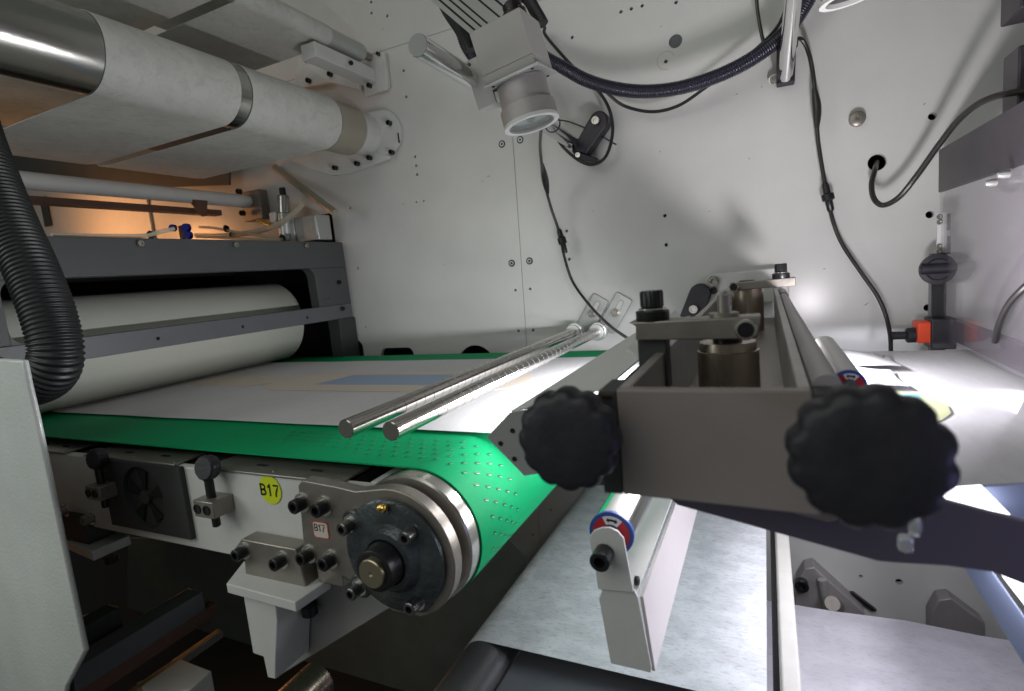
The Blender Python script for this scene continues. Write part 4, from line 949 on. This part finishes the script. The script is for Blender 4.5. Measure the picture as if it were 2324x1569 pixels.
# ================================================================== upper right rod
t = thing('hanging_bar', (.045, 1.15, .32), 'polished round bar dropping from the top edge to its black wall bracket', 'bar')
qq = P(1783, 172, y=1.17)
finish(cyl(P(1808, -90, y=.86) , qq, .0120, .0120, seg=48, ch=.0006), 'bar', 'brod', t)
t = thing('bar_bracket', P(1783, 180, y=1.18), 'black upright bracket holding the bar at the top right', 'bracket')
w = [P(*c5(*q), y=1.172) for q in ((888, 290), (1000, 270), (993, 470), (888, 490))]
finish(ext([(v.x, 1.172, v.z) for v in w], (0, .027, 0)), 'body', 'black', t, bevel=.0015)
w = [P(*c5(*q), y=1.13) for q in ((888, 240), (925, 235), (915, 420), (888, 440))]
finish(ext([(v.x, 1.14, v.z) for v in w], (0, .032, 0)), 'cheek', 'black', t, bevel=.0015)
bolt(t, P(*c5(872, 465), y=1.19), r=.007, h=.008, m='steel')
t = thing('inspection_camera', P(1925, -30, y=.95), 'white ring of a second camera lens cut off by the top edge', 'camera')
q = P(*c5(1320, -42), y=.80)
finish(lathe([(.032, 0), (.034, .001), (.034, .006), (.027, .006), (.026, 0), (.026, -.03)], q, (.1, .1, -1), 64, caps=False), 'front_ring', 'white', t)
finish(lathe([(.026, -.001), (.026, .001)], q, (.1, .1, -1), 48), 'front_glass', 'bolt', t)
finish(lathe([(.031, -.001), (.031, -.09)], q, (.1, .1, -1), 48), 'lens_barrel', 'alup', t)
# ================================================================== hoses and cables
hp = [(1010, -60), (1035, 20), (1062, 110), (1110, 150), (1200, 120), (1262, 145), (1330, 182), (1400, 202), (1470, 208), (1550, 198), (1640, 168), (1720, 125), (1790, 65), (1845, -20), (1870, -80)]
yy = [1.0, 1.0, 1.02, 1.05, 1.08, 1.1, 1.11, 1.12, 1.12, 1.12, 1.12, 1.13, 1.15, 1.15, 1.12]
hose('corrugated_hose', [P(u, v, y=y_) for (u, v), y_ in zip(hp, yy)], .0132, .0042, 'hosep', 'dark corrugated cable hose sagging across the top of the wall', .12)
hp = [(985, -30), (1020, 15), (1050, 60), (1068, 115)]
wire('cable_sleeve', [P(*q, y=.92) for q in hp], .012, 'hose', 'black sleeve dropping on the left of the camera box', 'sleeve', rad=lambda i, n: .003 + .016 * math.sin(PI * min(1, .1 + i / n * .8)) ** 1)
wire('cable_sleeve', [P(*q, y=.88) for q in ((1140, 5), (1165, -12), (1195, -5), (1215, 25), (1232, 55))], .010, 'hose', 'black sleeve arching over the top of the camera box', 'sleeve')
wy = 1.165
cab = 'black cables hanging on the wall'
wire('cable', [P(*q, y=wy) for q in ((1222, 55), (1236, 62), (1238, 80), (1280, 130), (1330, 182), (1362, 212), (1385, 255), (1390, 305), (1375, 355), (1345, 374), (1310, 362), (1275, 330), (1258, 300), (1250, 275))], .0034, 'cable', 'thin black cable making a round loop beside the black bracket', 'cable', group=cab)
wire('cable', [P(*q, y=wy) for q in ((1365, 195), (1385, 218), (1420, 242), (1480, 254), (1540, 240), (1600, 200), (1660, 155), (1720, 108), (1765, 60), (1785, 10), (1788, -40))], .0032, 'cable', 'thin black cable sagging just below the corrugated hose', 'cable', group=cab)
wire('cable', [P(*q, y=wy) for q in ((1716, -20), (1720, 30), (1730, 85), (1735, 98))], .0032, 'cable', 'short black cable meeting the hose at a tie', 'cable', group=cab)
o = wire('cable', [P(u, v, y=y_) for u, v, y_ in ((1228, 290, .9), (1226, 340, 1.0), (1235, 410, 1.1), (1250, 470, 1.14), (1270, 530, 1.16), (1280, 580, 1.16), (1300, 640, 1.15), (1340, 695, 1.1), (1385, 740, 1.02), (1424, 768, .95))], .003, 'cable', 'black cable with plug falling from the camera to the trough', 'cable', group=cab)
finish(sweep(spline([P(1230, 372, y=1.06), P(1237, 408, y=1.10), P(1243, 440, y=1.12)], 8), lambda i, n: .0035 + .004 * math.sin(PI * i / (n - 1)), 12), 'heat_shrink', 'cable', o)
q0 = P(1268, 520, y=1.158); q1 = P(1284, 575, y=1.158); dd = q1 - q0
finish(lathe([(.004, 0), (.006, dd.length * .1), (.006, dd.length * .30), (.0095, dd.length * .38), (.0095, dd.length * .60), (.006, dd.length * .64), (.005, dd.length * .95), (.004, dd.length)], q0, dd, 20), 'plug', 'bolt', o)
o = wire('cable', [P(u, v, y=y_) for u, v, y_ in ((1805, 88, 1.15), (1822, 92, 1.16), (1838, 130, 1.17), (1848, 190, 1.17), (1853, 270, 1.17), (1858, 330, 1.17), (1873, 420, 1.17), (1890, 500, 1.17), (1912, 555, 1.17), (1955, 620, 1.16), (1990, 670, 1.15), (2010, 715, 1.14), (2020, 760, 1.12), (2022, 800, 1.10))], .0036, 'cable', 'black cable with plug running down the right wall to the film', 'cable', group=cab)
finish(sweep(spline([P(1848, 200, y=1.168), P(1854, 245, y=1.168), P(1854, 290, y=1.168)], 8), lambda i, n: .0040 + .0035 * math.sin(PI * i / (n - 1)), 12), 'heat_shrink', 'cable', o)
q0 = P(1872, 415, y=1.168); q1 = P(1886, 480, y=1.168); dd = q1 - q0
finish(lathe([(.004, 0), (.006, dd.length * .1), (.006, dd.length * .36), (.0105, dd.length * .40), (.0105, dd.length * .60), (.0065, dd.length * .64), (.006, dd.length * .95), (.004, dd.length)], q0, dd, 20), 'plug', 'bolt', o)
wire('cable', [P(u, v, y=y_) for u, v, y_ in ((1990, 368, 1.205), (1986, 385, 1.17), (1978, 420, 1.15), (1984, 452, 1.13), (2005, 466, 1.12), (2040, 448, 1.10), (2080, 400, 1.08), (2130, 330, 1.04), (2180, 268, 1.0), (2240, 226, .96), (2330, 205, .92), (2400, 200, .9))], .0045, 'cable', 'thick black cable looping out of a wall hole to the right edge', 'cable', group=cab)
wire('cable', [P(u, v, y=y_) for u, v, y_ in ((2380, 610, .8), (2330, 648, .8), (2290, 690, .82), (2268, 735, .85), (2258, 775, .88))], .0038, 'cable', 'short grey-black cable behind the clear guard', 'cable', group=cab)
wire('tie_tail', [P(u, v, y=1.18) for u, v in (ck(1470, 1120), ck(1600, 1145), ck(1800, 1230), ck(2020, 1352))], .0016, 'cable', 'stiff loose end of a cable tie beside the black bracket', 'tie')
o = finish(lathe([(.0134, -.002), (.0152, -.001), (.0152, .001), (.0134, .002)], P(*ck(1425, 1160), y=.98), (-.01, 1, -.01), 32, caps=False), 'cable_tie', 'bolt', None); tag(o, 'black cable tie ring around the polished bar near the wall bracket', 'cable tie')
o = finish(lathe([(.0122, -.0015), (.0138, -.0008), (.0138, .0008), (.0122, .0015)], P(*c5(960, 262), y=1.12), (0, 1, -.3), 32, caps=False), 'cable_tie', 'bolt', None); tag(o, 'thin black cable tie around the hanging bar at the top right', 'cable tie')
# ================================================================== right side: guard door
DX = .265
t = thing('guard_door', (DX, 1.15, 0), 'clear acrylic guard door with dark top band at the right edge', 'guard door')
finish(ext(yz([(1.15, .140), (.30, .140), (.30, .0705), (1.15, .0705)], DX), (.006, 0, 0)), 'top_band', 'purple', t, bevel=.001)
finish(ext(yz([(1.145, .070), (.30, .070), (.30, -.172), (1.145, -.172)], DX + .001), (.004, 0, 0)), 'acrylic_sheet', 'acrylic', t)
hz = [P(*c7(1815, 80), y=1.14), P(*c7(1870, 335), y=1.14)]
finish(box(hz[0].x, hz[1].x, 1.135, 1.139, hz[1].z, hz[0].z), 'hinge_plate', 'white', t, bevel=.0006)
for a, b in ((80, 175), (210, 315)):
    p1_, p2_ = P(*c7(1880, a), y=1.13), P(*c7(1897, b), y=1.13); finish(box(p1_.x, p2_.x, 1.130, 1.1345, p2_.z, p1_.z), 'hinge_leaf', 'bolt', t)
for q in ((1830, 100), (1830, 130), (1828, 270), (1828, 298)): bolt(t, P(*c7(*q), y=1.135), r=.004, h=.003, m='rim', washer=False)
q = P(*c5(2165, 1060), x=DX - .004); finish(lathe([(.0045, 0), (.0045, .006), (.003, .011)], q, (-1, 0, 0), 20), 'screw', 'alu', t)
q = P(*c5(2240, 1010), x=DX - .004); finish(lathe([(.0045, 0), (.0045, .006), (.003, .011)], q, (-1, 0, 0), 20), 'screw', 'alu', t)
rc = Vector((DX - .004, .80, -.03))
finish(sweep([rc + Vector((0, .17 * math.cos(math.radians(a)), .085 * math.sin(math.radians(a)))) for a in range(130, 260, 6)], .0035, 8), 'reflection_arc', 'clear', t)  # arc added to imitate a curved reflection in the acrylic
t = thing('stop_post', P(2130, 700, y=1.13), 'black upright post with round hub and red block at the guard', 'post')
px_ = P(2130, 700, y=1.12)
finish(box(px_.x - .011, px_.x + .009, 1.115, 1.135, -.30, P(2130, 575, y=1.12).z), 'post', 'bolt', t, bevel=.001)
q = P(*c7(1822, 403), y=1.105)
finish(lathe([(.023, 0), (.025, .002), (.025, .008), (.018, .009), (.016, .012)], q + Vector((0, .006, 0)), (0, -1, 0), 40), 'hub', 'black', t)
finish(cyl(P(*c7(1716, 405), y=1.10), P(*c7(1930, 392), y=1.10), .0085, seg=24, ch=.002), 'cross_pin', 'black', t)
a, b = P(*c7(1700, 710), y=1.10), P(*c7(1788, 830), y=1.10)
finish(box(a.x, b.x, 1.095, 1.135, b.z, a.z), 'red_block', 'orange', t, bevel=.003)
a2, b2 = P(*c7(1880, 708), y=1.12), P(*c7(1942, 750), y=1.12); finish(box(a2.x, b2.x, 1.11, 1.135, b.z, a2.z), 'red_block', 'orange', t, bevel=.003)
q = P(*c7(1705, 785), y=1.11); finish(cyl((q.x, 1.11, q.z), (q.x - .016, 1.11, q.z), .013, seg=24, ch=.002), 'knob_collar', 'black', t)
finish(cyl((q.x - .016, 1.11, q.z), (q.x - .036, 1.11, q.z), .007, seg=20, ch=.001), 'knob_stem', 'black', t)
a = P(*c7(1785, 690), y=1.10)
finish(box(a.x - .002, a.x + .032, 1.09, 1.138, b.z - .01, a.z), 'clamp_block', 'black', t, bevel=.002)
t = tag(finish(ext(yz([(1.13, P(2130, 722, y=1.13).z), (.35, P(2130, 722, y=1.13).z - .0), (.35, -.172), (1.13, -.172)], DX + .008), (.012, 0, 0)), 'guard_rail', 'purple', None, bevel=.001, origin=(DX, .8, -.15)), 'dark rail running from the post along the guard foot', 'rail')
# dark fixtures on the right edge
q = P(*c5(2320, 520), y=.95); t = tag(finish(box(q.x - .012, q.x + .05, .93, .98, q.z - .045, q.z + .05), 'sensor_block', 'purple', None, bevel=.002, origin=q), 'small dark block at the right edge where the thick cable ends', 'block')
q = P(*c5(2270, 0), y=1.0); t = tag(finish(box(q.x, q.x + .10, .98, 1.05, q.z - .018, q.z + .10), 'sensor_block', 'purple', None, bevel=.002, origin=q), 'dark block in the top right corner', 'block')
# ================================================================== right web (film) and plates
RZW = -.180
def rw(x, y):
    z = RZW + .0010 * math.exp(-((x - .09) / .05) ** 2) * (0.35 + .65 * math.sin(y * 9 + 1) ** 2) + .0003 * math.sin(y * 40 + x * 14)
    return Vector((x, y, z))
xs = [.050 + .012 * k for k in range(30)] + [.42 + .06 * k for k in range(12)]
rows = [[rw(x, .462 + (1.048 - .462) * j / 30) for x in xs] for j in range(31)]
film2 = finish(sheet(rows, .0003), 'printed_film', 'paper', None, origin=(.3, .75, RZW)); tag(film2, 'white printed film with overlapping edges running off to the right', 'film')
def rpatch(name, pts, m, lift):
    flat(name, pts, RZW + lift, m, film2)
q = P(*c7(1800, 1180), z=RZW); q2 = P(*c7(1640, 1190), z=RZW)
rpatch('green_patch', capsule(-.0 + q.x - .12, q.x + .008, P(2000, 985, z=RZW).y + .01, P(2120, 880, z=RZW).y), 'printg', .0014)
w = [P(*c7(*k_), z=RZW + .0018) for k_ in ((1560, 1130), (1710, 1130), (1775, 1225), (1620, 1225))]
finish(ext(w, (0, 0, .0003)), 'teal_patch', 'printt', film2)
for k, (x0, x1, ya, yb, zz) in enumerate(((.055, .150, .74, .85, .005), (.06, .165, .86, .98, .006))):
    rows = [[Vector((x0 + (x1 - x0) * i / 8, ya + (yb - ya) * j / 8 + .02 * i / 8, RZW + zz + .007 * math.sin(PI * i / 8) + .002 * math.sin(i + j * .6))) for i in range(9)] for j in range(9)]
    o = finish(sheet(rows, .0003), 'film_flap', 'paper', film2)
# pale sheet triangle at wall
w = [P(*c7(*k_), z=-.172) for k_ in ((1125, 850), (1510, 895), (1490, 935), (1290, 970), (1180, 930))]
o = finish(ext(w, (0, 0, -.002)), 'side_sheet', 'alu', None); tag(o, 'bright triangular metal sheet between the round bar and the wall', 'sheet')
# slitted front gusset plate
t = thing('gusset_plate', P(1900, 1200, y=.345), 'dark shaded plate sloping down under the trough to the right', 'plate')
w = [P(*q, y=.345) for q in (c8(270, 455), c8(310, 490), c8(1480, 818), c8(1600, 828), c8(1880, 845), c8(2140, 880), c8(2700, 1100), c8(2700, 690), c8(2324, 590), c8(1820, 455), c8(1500, 330), c8(300, 300))]
finish(ext([(v.x, .345, v.z) for v in w], (0, .006, 0)), 'plate', mat('dark_violet_paint', (.10, .085, .12), .42, bump=.2, bscale=200), t, bevel=.001)
w = [P(*q, y=.340) for q in (c8(930, 520), c8(1100, 530), c8(1250, 548), c8(1240, 580), c8(1190, 592), c8(1000, 545))]
finish(ext([(v.x, .3405, v.z) for v in w], (0, .004, 0)), 'raised_slot', 'steelg', t, bevel=.0008)
# lamps at right
t = thing('lamp_bar', P(2200, 1140, y=.40), 'glaring white lamp face under the film beside the right knob', 'lamp')
w = [P(*q, y=.40) for q in (c8(1800, 405), c8(2085, 385), c8(2245, 545), c8(1900, 470))]
finish(ext([(v.x, .40, v.z) for v in w], (0, .004, 0)), 'diffuser', 'lampface', t)
w = [P(*q, y=.41) for q in (c8(2085, 385), c8(2500, 360), c8(2500, 660), c8(2245, 545))]
finish(ext([(v.x, .41, v.z) for v in w], (0, .004, 0)), 'back_panel', 'frameb', t)
t = thing('inspection_lamp', P(2310, 1340, y=.45), 'glaring white lamp with light blue frame at the lower right edge', 'lamp')
w = [P(*q, y=.45) for q in (c8(2172, 870), c8(2600, 880), c8(2600, 1400), c8(2324, 1065))]
finish(ext([(v.x, .45, v.z) for v in w], (0, .004, 0)), 'diffuser', 'lampface', t)
w = [P(*q, y=.452) for q in (c8(1980, 860), c8(2140, 870), c8(2600, 1520), c8(2600, 1900), c8(2340, 1440))]
finish(ext([(v.x, .456, v.z) for v in w], (0, .012, 0)), 'frame', 'frameb', t, bevel=.001)
# ================================================================== knobs
def star_knob(c, R_, label, n=12, th_=.020, ph=0.):
    t = thing('star_knob', c, label, 'knob', 'black star knobs on the trough front')
    mod = lambda th, t_: 1 - (.075 if .001 < t_ < .0175 else (.05 if t_ < .0185 else 0)) * (.5 - .5 * math.cos(n * (th + ph))) ** 1.9
    prof = [(R_ * .55, -.004), (R_ * .86, 0), (R_ * .97, .0025), (R_, .006), (R_, .013), (R_ * .975, .0155), (R_ * .92, .0178), (R_ * .78, .0192), (R_ * .5, .0200), (R_ * .3, .0202)]
    finish(lathe(prof, Vector(c), (0, -1, 0), 240, mod=mod), 'grip', 'black', t, sharp=60)
    finish(cyl(Vector(c) + Vector((0, .004, 0)), Vector((c[0], TY0 + .0008, c[2])), R_ * .35, seg=32), 'stem', 'bolt', t)
    return t
kc = P(1284, 1003, y=.272); star_knob((kc.x, .288, kc.z), .0296, 'black star knob on the left end of the trough front')
kc = P(1974, 1050, y=.228); star_knob((kc.x, .245, kc.z), .0282, 'larger black star knob on the right end of the trough front', ph=.2)
t = thing('clear_pin', P(2060, 1225, y=.30), 'clear plastic pin hanging under the right star knob', 'pin')
q = P(*c8(1635, 760), y=.30); q2 = P(*c8(1635, 680), y=.30)
finish(lathe([(.0012, 0), (.0028, .0010), (.0034, .003), (.0034, (q2 - q).length), (.003, (q2 - q).length + .001)], q, q2 - q, 28), 'pin', 'clear', t)
q = P(*c8(1690, 610), y=.30); finish(lathe([(.002, -.003), (.0048, -.002), (.0052, 0), (.0048, .002), (.002, .003)], q, (1, -.3, 0), 28), 'collar', 'clear', t)
# ------------------------------------------------------------------ render settings
S.render.engine = 'CYCLES'
S.cycles.max_bounces = 8; S.cycles.diffuse_bounces = 4; S.cycles.transparent_max_bounces = 8
S.cycles.sample_clamp_indirect = 4.0
